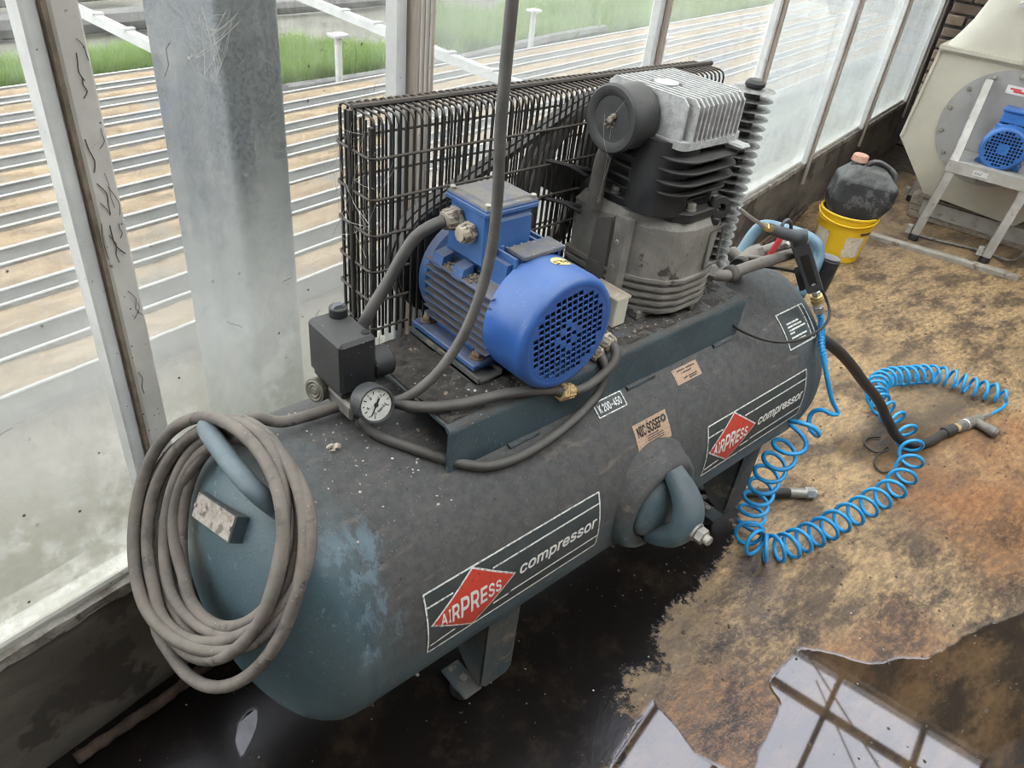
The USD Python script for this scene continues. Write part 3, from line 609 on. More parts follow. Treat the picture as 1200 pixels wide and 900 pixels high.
obj('tank', lathe(prof, 96, (0, 0, AZ), (1, 0, 0), (0, 1, 0)), 'tank_paint', C, smooth=40)
# legs of folded sheet, each on a rubber foot
for x, s in ((.585, -1), (1.352, -1), (.585, 1), (1.352, 1)):
    y = .150 * s; th = .006
    f_ = prism(Polygon([(x, .305), (x, .055), (x + .012, .036), (x + .060, .036), (x + .072, .055), (x + .072, .285)]), th, (0, y - th / 2, 0), (0, -1, 0), (1, 0, 0))
    f_.vertices[:, 2] = np.where(np.isfinite(f_.vertices[:, 2]), f_.vertices[:, 2], 0)
    fr = cat([hull([(x, y - th / 2, .30), (x, y + th / 2, .30), (x + .072, y - th / 2, .30), (x + .072, y + th / 2, .30), (x, y - th / 2, .05), (x, y + th / 2, .05), (x + .010, y - th / 2, .036), (x + .010, y + th / 2, .036), (x + .062, y - th / 2, .036), (x + .062, y + th / 2, .036), (x + .072, y - th / 2, .05), (x + .072, y + th / 2, .05)])])
    yi = y - s * .115
    sd = hull([(xx, yy, zz) for xx in (x, x + th) for yy, zz in ((y, .30), (y, .042), (yi, .230), (yi, .125), (y - s * .04, .050))])
    ft = cbox((x - .035, y - s * .075, .030), (x + th, y, .036), .002)
    lg = obj('leg', cat([fr, sd, ft]), 'leg_paint', C, smooth=30)
    obj('rubber_foot', cyl((x - .012, y - s * .035, .0), (x - .012, y - s * .035, .031), .024, 18, ch=.004), 'black_rubber', lg)
    obj('foot_bolt', hexnut((x - .012, y - s * .035, .036), (0, 0, 1), .008, .006), 'dull_steel', lg)
# mounting plate: a folded channel welded on top
PX0, PX1, PY0, PY1, PZ = .492, 1.178, -.126, .106, .684
o_ = [(PY0, .600), (PY0, PZ - .012), (PY0 + .0035, PZ - .0035), (PY0 + .012, PZ), (PY1 - .012, PZ), (PY1 - .0035, PZ - .0035), (PY1, PZ - .012), (PY1, .606), (PY1 - .005, .606), (PY1 - .005, PZ - .012), (PY1 - .012, PZ - .005), (PY0 + .012, PZ - .005), (PY0 + .005, PZ - .012), (PY0 + .005, .600)]
mp = obj('mounting_plate', prism(Polygon(o_), PX1 - PX0, (PX0, 0, 0), (1, 0, 0), (0, 1, 0)), 'blue_grey_paint', C, smooth=50)
for a, b in ((.60, .66), (.86, .93), (1.10, 1.16)): obj('weld_bead', rough(tube(spline([(x, PY0 - .003, .607 - .002) for x in np.linspace(a, b, 6)], .006), .0045, 8), .0012, 180, 3), 'blue_grey_paint', mp)
gx_, gy_ = np.meshgrid(np.linspace(PX0 + .004, PX1 - .006, 200), np.linspace(PY0 + .012, PY1 - .010, 70), indexing='ij')
hh = meshkit.fbm(np.stack([gx_ * 70, gy_ * 70, 0 * gx_], -1), 4, 8); big = meshkit.fbm(np.stack([gx_ * 12, gy_ * 12, 0 * gx_], -1), 3, 2)
gz_ = PZ - .0012 + .007 * np.clip(hh * big * 2.2 - .22, 0, 1); ii = np.arange(200 * 70).reshape(200, 70); ff = np.stack([ii[:-1, :-1], ii[1:, :-1], ii[1:, 1:], ii[:-1, 1:]], -1).reshape(-1, 4)
obj('dirt_crust', trimesh.Trimesh(np.dstack([gx_, gy_, gz_]).reshape(-1, 3), np.vstack([ff[:, [0, 1, 2]], ff[:, [0, 2, 3]]]), process=False), 'plate_dirt', mp, smooth=True, kind='stuff')

# handles
def handle(pts, mt):
    h = obj('handle', tube(spline(pts, .006), .0125, 14), mt, C, smooth=True); return h
handle([(.31, .066, .612), (.282, .066, .645), (.254, .064, .674), (.243, .052, .682), (.240, .01, .680), (.242, -.05, .673), (.248, -.074, .664), (.262, -.084, .642), (.288, -.086, .600)], 'handle_paint')
handle([(1.440, .064, .60), (1.468, .066, .630), (1.492, .066, .662), (1.506, .056, .684), (1.508, .0, .696), (1.500, -.055, .703), (1.498, -.080, .697), (1.495, -.093, .678), (1.474, -.101, .645), (1.445, -.103, .600)], 'far_handle_paint')

# type plate on its bracket on the near head
A_ = np.array([.217, .040, .572]); u = np.array([.012, -.105, .028]); u /= np.linalg.norm(u); nn = np.array([-.82, -.08, .56]); nn -= u * (u @ nn); nn /= np.linalg.norm(nn); w_ = np.cross(nn, u)
br = obj('type_plate', hull([A_ + u * a + w_ * b + nn * c for a in (0, .098) for b in (-.017, .017) for c in (-.03, .010)]), 'blue_grey_paint', C, smooth=False)
obj('plate_face', hull([A_ + u * a + w_ * b + nn * c for a in (.002, .096) for b in (-.016, .016) for c in (.0101, .0115)]), 'plate_worn', br, smooth=False)
for a in (.012, .039, .066):
    for b in (-.009, .004):
        if RNG.random() < .85: obj('stamped_field', hull([A_ + u * q + w_ * r_ + nn * c for q in (a, a + .018) for r_ in (b, b + .007) for c in (.0112, .0119)]), 'plate_worn' if 0 else 'gland_grey', br, smooth=False)
for a in (.005, .093): obj('rivet', cyl(A_ + u * a + nn * .011, A_ + u * a + nn * .0135, .0025, 8), 'dull_steel', br)

# ---------------- stickers printed on the shell
def wrapped(mesh2d, x_of, a_of, lift, size=None):
    """mesh in the (u, v) plane with thickness along z, bent round the shell"""
    m = mesh2d.copy()
    if size: m = m.subdivide_to_size(size)
    v = m.vertices; x = x_of(v[:, 0], v[:, 1]); a = a_of(v[:, 0], v[:, 1]); r = RT + lift + v[:, 2]
    m.vertices = np.stack([x, -r * np.cos(a), AZ + r * np.sin(a)], 1); return m
def strip(p, q, w=.0022, t=.0004):
    p, q = np.array(p, float), np.array(q, float); d = (q - p) / np.linalg.norm(q - p); n = np.array([-d[1], d[0]]) * w / 2
    return prism(Polygon([p - n, q - n, q + n, p + n]), t)
def textm(s, h, bold=False, t=.0004, shear=0.0, center=False):
    m = meshkit.text_mesh(s, h, t, bold); m.apply_translation(-np.array([m.bounds[0, 0] if not center else m.bounds[:, 0].mean(), 0, 0]))
    if shear: m.vertices[:, 0] += m.vertices[:, 1] * shear
    return m
PW, PH = .3375, .1084
def brand_panel(x0):
    A0 = radians(-5.57)
    xo = lambda u, v: x0 + u; ao = lambda u, v: A0 + v / RT
    put = lambda m, lift=.0009: wrapped(m, xo, ao, lift, .008)
    p = obj('brand_panel', put(prism(sbox(-.001, -.001, PW + .001, PH + .001), .0003), .0002), 'sticker_dark', C)
    U = lambda u, v: (u * PW, v * PH)
    lines = [(U(0, 1), U(1, 1)), (U(0, 0), U(1, 0)), (U(0, 0), U(0, 1)), (U(1, 0), U(1, 1)), (U(0, .795), U(.135, .795)), (U(.345, .805), U(1, .815)), (U(.445, .205), U(1, .212)), (U(.012, .125), U(.138, .155)), (U(.345, .178), U(.43, .18))]
    obj('frame_lines', put(cat([strip(a, b, .0026) for a, b in lines])), 'sticker_white', p)
    D = [U(.244, 1.0), U(.468, .51), U(.234, .012), U(.014, .485)]
    obj('diamond_border', put(prism(Polygon(D), .0003), .0008), 'sticker_white', p)
    obj('diamond', put(prism(Polygon(D).buffer(-.0028, join_style=2), .0003), .0013), 'sticker_red', p)
    xs = .062; hs = [.20, .225, .28, .345, .335, .275, .235, .20]; ws = [.040, .018, .045, .052, .052, .043, .040, .038]; ms = []
    for ch, h, wv in zip('AIRPRESS', hs, ws):
        q = textm(ch, 1.0, True, .0003); b = q.bounds; q.apply_translation([-b[0, 0], -b[0, 1], 0]); q.vertices[:, 0] *= (wv - .007) * PW / (b[1, 0] - b[0, 0]); q.vertices[:, 1] *= h * PH / (b[1, 1] - b[0, 1])
        q.vertices[:, 0] += xs * PW; q.vertices[:, 1] += (.475 - h / 2) * PH; ms.append(q); xs += wv
    obj('lettering', put(cat(ms), .0018), 'sticker_letter', p)
    q = textm('compressor', 1.0, True, .0003, .16); b = q.bounds; q.vertices[:, 0] = (q.vertices[:, 0] - b[0, 0]) / (b[1, 0] - b[0, 0]) * .49 * PW + .49 * PW; q.vertices[:, 1] = (q.vertices[:, 1]) / .74 * .135 * PH + .435 * PH
    obj('script_lettering', put(q, .0011), 'sticker_letter', p)
brand_panel(.395); brand_panel(1.0195)
def label_at(name, x0, x1, a0, a1, base, lift=.0004):
    """a small label: returns the part and a function that wraps a flat mesh on it (u along the tank, v up the shell)"""
    put = lambda m, l=lift + .0008: wrapped(m, lambda u, v: x0 + u, lambda u, v: a0 + v / RT, l, .01)
    return obj(name, put(prism(sbox(0, 0, x1 - x0, (a1 - a0) * RT), .0003), lift), base, C), put, x1 - x0, (a1 - a0) * RT
a_ = lambda y, z: math.atan2(z - AZ, -y)
p, put, w, h = label_at('model_label', .779, .8445, a_(-.147, .590), a_(-.127, .605), 'sticker_dark')
obj('frame_lines', put(cat([strip(a, b, .002) for a, b in (((0, 0), (w, 0)), ((0, h), (w, h)), ((0, 0), (0, h)), ((w, 0), (w, h)))])), 'sticker_white', p)
q = textm('K 200-450', .0125, True, .0003); q.vertices[:, 0] *= .8 * w / q.extents[0]; q.apply_translation([.1 * w, h * .24, 0]); obj('lettering', put(q), 'sticker_letter', p)
p, put, w, h = label_at('dealer_label', .836, .921, a_(-.199, .524), a_(-.1725, .565), 'sticker_tan')
q = textm('NIC SOSEF', .0165, True, .0003); q.vertices[:, 0] *= .70 * w / q.extents[0]; q.apply_translation([.08 * w, h * .53, 0]); obj('lettering', put(q), 'ink_black', p)
obj('green_emblem', put(prism(ring_of(.003, .0068, 20), .0003, (.87 * w, h * .76, 0))), 'sticker_dark', p)
obj('small_print', put(cat([strip((w * (.30 + RNG.uniform(0, .05)), h * y), (w * (.72 + RNG.uniform(-.06, .08)), h * y), .0014) for y in (.44, .36, .28, .20)])), 'ink_faded', p)
p, put, w, h = label_at('inspection_label', .9725, 1.0415, a_(-.1555, .5825), a_(-.134, .6005), 'sticker_tan')
obj('small_print', put(cat([strip((w * a, h * y), (w * b, h * y), .0022) for a, b, y in ((.15, .45, .80), (.52, .86, .80), (.36, .68, .60), (.3, .44, .26), (.5, .84, .28), (.5, .80, .16))])), 'ink_faded', p)
p, put, w, h = label_at('warning_label', 1.311, 1.409, a_(-.182, .552), a_(-.129, .604), 'sticker_dark')
obj('frame_lines', put(cat([strip(a, b, .0028) for a, b in (((0, 0), (w, 0)), ((0, h), (w, h)), ((0, 0), (0, h)), ((w, 0), (w, h)), ((w * .86, 0), (w * .86, h)))])), 'sticker_white', p)
obj('small_print', put(cat([strip((w * a, h * y), (w * b, h * y), .0036) for a, b, y in ((.18, .62, .66), (.17, .68, .565), (.17, .78, .47), (.17, .34, .385), (.17, .74, .26), (.3, .66, .16))])), 'sticker_white', p)

# ---------------- inspection port on the camera side
ox, oz = .870, .424; ya = -RT
ip = obj('inspection_port', lathe([(.064, .03), (.064, -.010), (.067, -.018), (.074, -.0225), (.082, -.0225), (.090, -.018), (.096, -.008), (.099, .004), (.103, .012), (.109, .018), (.111, .05), (.064, .05)], 60, (ox, ya, oz), (0, 1, 0), (1, 0, 0)), 'tank_paint', C, smooth=50)
k_ = trimesh.creation.icosphere(4, 1.0); k_.apply_scale([.0638, .026, .0638]); k_.apply_translation([ox, ya - .015, oz]); obj('port_cover', k_, 'leg_blue', ip, smooth=True)
# bowed clamp standing across the mouth, feet on the rim above and below, bolt in the middle of the bow
cu = np.array([-.10, 0, -.995]); cw = np.array([.995, 0, -.10]); cc = np.array([ox - .006, ya, oz + .012])
def bow(t): return cc + cu * (.070 * t) + np.array([0, -1, 0]) * (.022 + .056 * (1 - abs(t) ** 2.3))
ts = np.linspace(-1, 1, 31); V = []; F = []; nk = 16
for i, t in enumerate(ts):
    c = bow(t); tg_ = bow(min(1, t + .02)) - bow(max(-1, t - .02)); tg_ /= np.linalg.norm(tg_); nv = np.cross(tg_, cw); wd = .0175 + .011 * (1 - t * t); th = .015 + .007 * (1 - t * t)
    for k, an in enumerate(np.linspace(0, 2 * pi, nk, endpoint=False)): V.append(c + cw * wd * np.sign(cos(an)) * abs(cos(an)) ** .75 + nv * th * np.sign(sin(an)) * abs(sin(an)) ** .75)
for i in range(30):
    for k in range(nk): a, b = i * nk + k, i * nk + (k + 1) % nk; F += [[a, b, b + nk], [a, b + nk, a + nk]]
V += [bow(-1), bow(1)]
for k in range(nk): F += [[31 * nk, (k + 1) % nk, k], [31 * nk + 1, 30 * nk + k, 30 * nk + (k + 1) % nk]]
cm = trimesh.Trimesh(V, F, process=False); cm.fix_normals(); obj('clamp', cm, 'leg_blue', ip, smooth=60)
bt = bow(.05); obj('clamp_washer', cyl(bt + [0, -.019, 0], bt + [0, -.025, 0], .0165, 20, ch=.001), 'dull_steel', ip)
obj('clamp_nut', hexnut(bt + [0, -.025, 0], (0, -1, 0), .0145, .014), 'dull_steel', ip); obj('clamp_stud', cyl(bt + [0, .02, 0], bt + [0, -.050, 0], .0085, 14, ch=.002), 'bolt_grey', ip)

# ---------------- electric motor, shaft along y
MX, MZ = .681, .774
mo = obj('motor', cat([lathe([(0, -.070), (.071, -.070), (.071, .085), (.078, .090), (.080, .104), (.074, .110), (.040, .112), (.030, .118), (0, .118)], 48, (MX, 0, MZ), (0, 1, 0), (1, 0, 0)),
                     cyl((MX, .11, MZ), (MX, .196, MZ), .013, 16),
                     hull([(MX + a * .052, y, MZ + .05) for a in (-1, 1) for y in (-.055, .075)] + [(MX + a * .050, y, MZ + .082) for a in (-1, 1) for y in (-.055, .075)])]), 'motor_blue', C, smooth=40)
for s in (-1, 1):
    for k, zz in enumerate(np.linspace(-.046, .044, 8)):
        xi = sqrt(max(.0, .070 ** 2 - zz ** 2)) - .004; xo = .086 - .10 * abs(zz) ** 1.25
        obj('cooling_fin', hull([(MX + s * a, y, MZ + zz + t) for a, t in ((xi, -.0022), (xi, .0022), (xo, -.0011), (xo, .0011)) for y in (-.066, .082)]), 'fin_dust', mo, smooth=False)
for k, xx in enumerate(np.linspace(-.040, .040, 7)):
    obj('top_rib', bx((MX + xx - .002, -.062, MZ + .06), (MX + xx + .002, .0, MZ + .092)), 'motor_blue', mo, smooth=False)
obj('top_cover', cbox((MX - .030, -.066, MZ + .088), (MX + .048, -.030, MZ + .0945), .001), 'lid_dust', mo)
obj('lifting_boss', cyl((MX - .035, -.018, MZ + .07), (MX - .035, -.018, MZ + .096), .0075, 14, ch=.001), 'motor_blue', mo)
for y in (.012, .058): obj('lug', hull([(MX - .083 + a, y + b, MZ + c) for a, c in ((0, .040), (.022, .040), (.004, .058), (.022, .062)) for b in (-.011, .011)]), 'motor_blue', mo, smooth=False)
# fan cover: a drum with rounded shoulder, its face pierced with square holes
obj('fan_cover', lathe([(.0840, -.060), (.0885, -.060), (.0885, -.124), (.0875, -.132), (.0845, -.138), (.079, -.1405), (.0745, -.1395), (.0735, -.1365), (.080, -.132), (.0840, -.124), (.0840, -.060)], 64, (MX, 0, MZ), (0, 1, 0), (1, 0, 0)), 'motor_blue_clean', mo, smooth=40)
disc = Point(0, 0).buffer(.0745, quad_segs=20); holes = []
pt = .0102
for i in range(-8, 9):
    for j in range(-8, 9):
        a, b = i * pt, j * pt; r_ = max(np.hypot(a + u_, b + v_) for u_ in (-.0040, .0040) for v_ in (-.0040, .0040))
        if r_ < .072 and not (np.hypot(a, b) < .024 and (abs(i) + abs(j)) % 2 == 0 and (i, j) != (0, 0)): holes.append(sbox(a - .0040, b - .0040, a + .0040, b + .0040))
gr = disc.difference(unary_union(holes)); ca, sa = cos(.16), sin(.16)
obj('fan_grille', prism(gr, .0022, (MX, -.1372, MZ), (0, -1, 0), (ca, 0, sa)), 'motor_blue_clean', mo, smooth=False)
obj('fan', cat([cyl((MX, -.110, MZ), (MX, -.082, MZ), .022, 16), lathe([(.02, -.086), (.072, -.086), (.072, -.083), (.02, -.083)], 30, (MX, 0, MZ), (0, 1, 0), (1, 0, 0))] + [bx((-.0015, -.125, .02), (.0015, -.086, .07)).apply_transform(trimesh.transformations.rotation_matrix(k * pi / 4, [0, 1, 0])).apply_translation([MX, 0, MZ]) for k in range(8)]), 'grille_dark', mo, smooth=False)
sk = textm('EFF2', .010, False, .0004, center=True)
def on_cover(mesh2, a, y, lift):   # flat mesh on the cover's barrel; u runs round it, v along -y
    v = mesh2.vertices; an = a - v[:, 0] / .0885; r_ = .0885 + lift + v[:, 2]
    m = mesh2.copy(); m.vertices = np.stack([MX + r_ * np.cos(an), y - v[:, 1], MZ + r_ * np.sin(an)], 1); m.fix_normals(); return m
el = Point(0, 0).buffer(1, quad_segs=10); el = trimesh.creation.extrude_polygon(Polygon(np.array(el.exterior.coords) * [.0175, .0125]), .0004, engine='earcut').subdivide_to_size(.008)
obj('round_sticker', on_cover(el, radians(78), -.088, .0003), 'sticker_yellow', mo); sk.vertices[:, :2] *= -1; sk.apply_translation([0, .004, 0])
obj('sticker_lettering', on_cover(sk.subdivide_to_size(.006), radians(78), -.092, .0008), 'ink_faded', mo)
for a in (2.55, .6): d = np.array([cos(a), 0, sin(a)]); obj('cover_screw', cyl(np.array([MX, -.068, MZ]) + d * .082, np.array([MX, -.068, MZ]) + d * .0875, .004, 10, ch=.0008), 'motor_blue', mo)
# feet
for s in (-1, 1):
    ft = obj('motor_foot', cat([cbox((MX + s * .040, -.052, PZ + .012), (MX + s * .092, .102, PZ + .022), .002), hull([(MX + s * a, y, z) for a, z in ((.046, PZ + .02), (.066, PZ + .02), (.050, MZ - .035), (.062, MZ - .03)) for y in (-.016, .070)])]), 'motor_blue', mo, smooth=30)
    obj('slide_rail', cat([cbox((MX + s * .050, -.070, PZ), (MX + s * .098, .100, PZ + .006), .001), bx((MX + s * .050, -.070, PZ), (MX + s * .054, .100, PZ + .012)), bx((MX + s * .094, -.070, PZ), (MX + s * .098, .100, PZ + .012))]), 'leg_paint', mo, smooth=False)
    for y in (-.035, .086):
        obj('foot_bolt', cat([cyl((MX + s * .072, y, PZ + .022), (MX + s * .072, y, PZ + .0245), .0115, 16), hexnut((MX + s * .072, y, PZ + .0245), (0, 0, 1), .0085, .007), cyl((MX + s * .072, y, PZ), (MX + s * .072, y, PZ + .037), .005, 10, ch=.001)]), 'bolt_brown', mo)
# terminal box
tb = cat([cbox((.617, -.021, .838), (.702, .059, .918), .004), cbox((.612, -.026, .9145), (.707, .064, .9225), .002), hull([(.622, -.024, .86), (.697, -.024, .86), (.622, -.024, .905), (.697, -.024, .905), (.626, -.020, .855), (.693, -.020, .855), (.626, -.020, .91), (.693, -.020, .91)])])
obj('terminal_box', tb, 'motor_blue', mo, smooth=30)
obj('terminal_lid', cat([cbox((.6135, -.0245, .9225), (.7055, .0625, .9275), .0015), hull([(x, y, z) for x, y, z in [(.622, -.016, .9275), (.697, -.016, .9275), (.622, .054, .9275), (.697, .054, .9275), (.625, -.013, .930), (.694, -.013, .930), (.625, .051, .930), (.694, .051, .930)]])]), 'lid_dust', mo, smooth=30)
obj('lid_edge', cbox((.613, -.025, .9205), (.706, .063, .9262), .0015), 'motor_blue', mo)
for x, y in ((.619, .056), (.700, .056), (.700, -.019), (.619, -.019)): obj('lid_screw', cyl((x, y, .926), (x, y, .9325), .0045, 10, ch=.001), 'bolt_grey', mo)
def gland(p, d, r, mt, parent, L=.026, name='cable_gland'):
    p, d = np.array(p, float), np.array(d, float) / np.linalg.norm(d)
    return obj(name, cat([hexnut(p, d, r * 1.12, L * .38), cyl(p + d * L * .36, p + d * L * .95, r * .98, 18, r1=r * .82, ch=.0015), cyl(p + d * L * .9, p + d * L, r * .66, 14)] + [rod(p + d * L * .42 + np.array(k_) * r * .96, p + d * L * .88 + np.array(k_) * r * .84, r * .10, 5) for k_ in [frame_to(trimesh.Trimesh([[cos(a), sin(a), 0], [0, 0, 0], [0, 0, 1]], [[0, 1, 2]]), (0, 0, 0), d).vertices[0] for a in np.linspace(0, 2 * pi, 12, endpoint=False)]]), mt, parent)
gland((.617, .038, .893), (-1, .05, .0), .0155, 'gland_grey', mo); gland((.617, .008, .884), (-1, -.02, .0), .0135, 'gland_beige', mo, L=.022)

# ---------------- belt drive behind
FX, FZ = 1.008, .825
def vee(r): return [(r - .012, .134), (r, .134), (r, .140), (r - .008, .145), (r, .150), (r, .156), (r - .008, .161), (r, .166), (r, .172), (r - .012, .172)]
pr = vee(.094); obj('motor_pulley', cat([lathe(pr + [pr[0]], 48, (MX, 0, MZ), (0, 1, 0), (1, 0, 0)), lathe([(.02, .146), (.086, .146), (.086, .160), (.02, .160), (.02, .146)], 40, (MX, 0, MZ), (0, 1, 0), (1, 0, 0))]), 'black_iron', C)
pr = vee(.168)
fw = obj('flywheel', cat([lathe([(.146, .134)] + pr + [(.146, .172), (.146, .134)], 72, (FX, 0, FZ), (0, 1, 0), (1, 0, 0)), cyl((FX, .125, FZ), (FX, .182, FZ), .034, 24, ch=.003)]), 'cast_dark', C, smooth=40)
for k in range(5):
    a = 2.75 + k * 2 * pi / 5; d = np.array([cos(a), 0, sin(a)]); sd = np.array([-sin(a), 0, cos(a)]); tw = np.array([0, .010, 0])
    obj('spoke', hull([np.array([FX, .152, FZ]) + d * r_ + sd * w_ * q + np.array([0, .007 * e, 0]) + tw * q for r_, w_ in ((.028, .034), (.149, .020)) for q in (-1, 1) for e in (-1, 1)]), 'cast_dark', fw, smooth=False)
def belt(y, r0, r1):
    A, B = np.array([MX, MZ]), np.array([FX, FZ]); L = np.linalg.norm(B - A); th = math.atan2(*(B - A)[::-1]); be = math.acos((r0 - r1) / L); pts = []
    for t in np.linspace(th + be, th + 2 * pi - be, 22): pts.append(A + r0 * np.array([cos(t), sin(t)]))
    for t in np.linspace(th - be, th + be, 30): pts.append(B + r1 * np.array([cos(t), sin(t)]))
    P = np.array(pts); P = np.vstack([P, P[:1]]); n = len(P) - 1; T = np.roll(P[:-1], -1, 0) - np.roll(P[:-1], 1, 0); T /= np.linalg.norm(T, axis=1)[:, None]; N = np.stack([T[:, 1], -T[:, 0]], 1)
    cx_ = [(-.009, -.0035), (.001, -.0060), (.001, .0060), (-.009, .0035)]; V = [(P[i, 0] + N[i, 0] * a, y + b, P[i, 1] + N[i, 1] * a) for i in range(n) for a, b in cx_]; F = []
    for i in range(n):
        for k in range(4): a, b, c, d = i * 4 + k, i * 4 + (k + 1) % 4, ((i + 1) % n) * 4 + (k + 1) % 4, ((i + 1) % n) * 4 + k; F += [[a, b, c], [a, c, d]]
    m = trimesh.Trimesh(V, F, process=False); m.fix_normals(); return m
for y in (.145, .161): obj('drive_belt', belt(y, .0955, .1695), 'dark_cable', C, smooth=40)

# ---------------- belt guard: a wire basket
GX0, GX1, GY0, GY1, GZ0, GZ1 = .527, 1.315, .116, .203, .640, 1.014
gd = obj('belt_guard', cat([tube([(GX0, GY0 + .045, GZ1 + .003), (GX1, GY0 + .045, GZ1 + .003)], .0045, 8), rod((GX0 + .004, GY0 + .004, PZ), (GX0 + .004, GY0 + .004, GZ1 - .012), .0045, 8), rod((GX0 - .003, GY0 + .045, GZ0), (GX0 - .003, GY0 + .045, GZ1), .0045, 8)]), 'black_wire', C)
xs = np.arange(GX0 + .006, GX1 - .004, .01255)
for x in xs:
    zb = PZ + .001
    if abs(x - MX) < .088: zb = MZ + .090 if abs(x - MX) < .06 else PZ + .001
    if abs(x - FX) < .06: zb = FZ + .05
    obj('guard_wire', tube([(x, GY0, zb), (x, GY0, GZ1 - .012), (x, GY0 + .0035, GZ1 - .0035), (x, GY0 + .012, GZ1), (x, GY1 - .012, GZ1), (x, GY1 - .0035, GZ1 - .0035), (x, GY1, GZ1 - .012), (x, GY1, GZ0)], .0020, 6), 'black_wire', gd, smooth=60)
for y in np.arange(GY0 + .012, GY1 - .004, .0125): obj('guard_wire', rod((GX0, y, GZ0 + (.05 if y < PY1 + .01 else 0)), (GX0, y, GZ1 - .004), .0020, 6), 'black_wire', gd)
for z in (.700, .748, .796, .852, .905, .962):
    P = [(GX1, GY0 - .003, z), (GX0 + .008, GY0 - .003, z), (GX0 - .001, GY0 + .003, z), (GX0 - .002, GY0 + .012, z), (GX0 - .002, GY1 - .006, z), (GX0 + .002, GY1 + .001, z), (GX0 + .010, GY1 + .003, z), (GX1, GY1 + .003, z)]
    if z < MZ + .09:
        obj('guard_cross_wire', tube([(MX - .092, GY0 - .003, z)] + P[1:], .0020, 6), 'black_wire', gd); obj('guard_cross_wire', rod((MX + .092, GY0 - .003, z), (FX - .07, GY0 - .003, z), .0020, 6), 'black_wire', gd)
    else: obj('guard_cross_wire', tube(P, .0020, 6), 'black_wire', gd)
for z0, dz in ((.905, 0), (.842, 0)):   # flat hooks holding the basket to the pump
    obj('guard_hook', tube(spline([(.905, .070, z0 - .012), (.885, .090, z0), (.862, GY0 - .004, z0 + .005), (.858, GY0 + .002, z0 + .005), (.868, GY0 - .001, z0 + .002), (.905, .085, z0 - .004), (.935, .068, z0 - .012)], .006), .0032, 6), 'black_iron', gd)

# ---------------- pump
crank = Polygon([(.912, .098), (.912, -.018), (.930, -.056), (.958, -.088), (.990, -.100), (1.050, -.100), (1.082, -.088), (1.096, -.060), (1.100, .098)]).buffer(-.008).buffer(.008, quad_segs=5)
def taper(z0, z1, f0, f1, poly=crank):
    a = np.array(poly.exterior.coords[:-1]); c = np.array([1.005, 0]); n = len(a)
    V = [(*(c + (q - c) * f0), z0) for q in a] + [(*(c + (q - c) * f1), z1) for q in a]; return hull(V)
pu = obj('pump', cat([taper(.694, .846, .965, .990), taper(.846, .862, .990, .90), cbox((.93, -.07, PZ - .001), (1.085, .085, .70), .003)]), 'cast_alu', C, smooth=35)
for k, z in enumerate((.700, .7135, .727, .7405, .754)):
    obj('crankcase_rib', taper(z, z + .0058, 1.028 + .002 * k, 1.030 + .002 * k), 'cast_alu', pu, smooth=40)
obj('cover_flange', hull([(x, y, z) for x, y in ((.905, -.030), (.916, -.036), (.922, -.020), (.905, -.006)) for z in (.705, .856)]), 'cast_alu', pu, smooth=20)
obj('side_panel', hull([(.9085, y, z) for y, z in ((.0, .705), (.045, .705), (.006, .845), (.035, .835))] + [(.915, y, z) for y, z in ((-.004, .700), (.050, .700), (.0, .85), (.042, .845))]), 'cast_dark', pu, smooth=20)
for z in (.728, .768, .812): obj('cover_bolt', cyl((.9035, -.016, z), (.9085, -.016, z), .0045, 10, ch=.001), 'bolt_grey', pu)
fr_ = cat([strip(a, b, .0035, .003) for a, b in (((0, 0), (.036, .006)), ((.036, .006), (.036, .070)), ((.036, .070), (0, .064)), ((0, .064), (0, 0)))])
obj('sight_panel', frame_to(fr_, (1.040, -.1005, .768), (.0, -1, .06), (1, 0, 0)), 'cast_dark', pu, smooth=False)
obj('oil_plug', cyl((1.040, -.102, .697), (1.040, -.088, .697), .009, 12, ch=.002), 'cast_dark', pu)
# cylinder flange, fins, bolts and lifting eye
fl_p = Polygon([(.925, .085), (.925, .01), (.940, -.018), (.952, -.075), (.975, -.095), (1.050, -.095), (1.072, -.075), (1.080, .085)]).buffer(-.01).buffer(.01, quad_segs=5)
obj('cylinder_flange', bevel_prism(fl_p.convex_hull, .016, .002, (0, 0, .859)), 'black_iron', pu, smooth=40)
obj('cylinder', cat([cyl((.962, -.032, .87), (.962, -.032, .985), .050, 32), cyl((1.035, -.028, .87), (1.035, -.028, .985), .048, 32), cyl((1.0, .035, .87), (1.0, .035, .985), .055, 32), bx((.935, -.05, .87), (1.06, .06, .985))]), 'black_iron', pu)
for k, z in enumerate((.889, .907, .925, .943, .961)):
    e = (-.022, -.006, 0, 0, 0)[k]; f = rrect(.918 - e * .4, -.103 - e, 1.079 + e, .088, .040, 8)
    obj('cylinder_fin', bevel_prism(f, .0042, .0012, (0, 0, z)), 'black_iron', pu, smooth=40)
for x, y in ((.936, .028), (.945, -.005), (.990, -.081), (1.055, -.083)): obj('flange_bolt', cat([cyl((x, y, .875), (x, y, .878), .010, 14), hexnut((x, y, .878), (0, 0, 1), .0085, .009)]), 'bolt_grey', pu)
eye = frame_to(lathe([(.008, -.006), (.018, -.006), (.0195, -.003), (.0195, .003), (.018, .006), (.008, .006), (.008, -.006)], 28), (1.052, -.094, .872), (-.35, -1, .15))
obj('lifting_eye', cat([eye, cyl((1.047, -.090, .845), (1.049, -.092, .858), .012, 14, ch=.002)]), 'black_iron', pu, smooth=40)
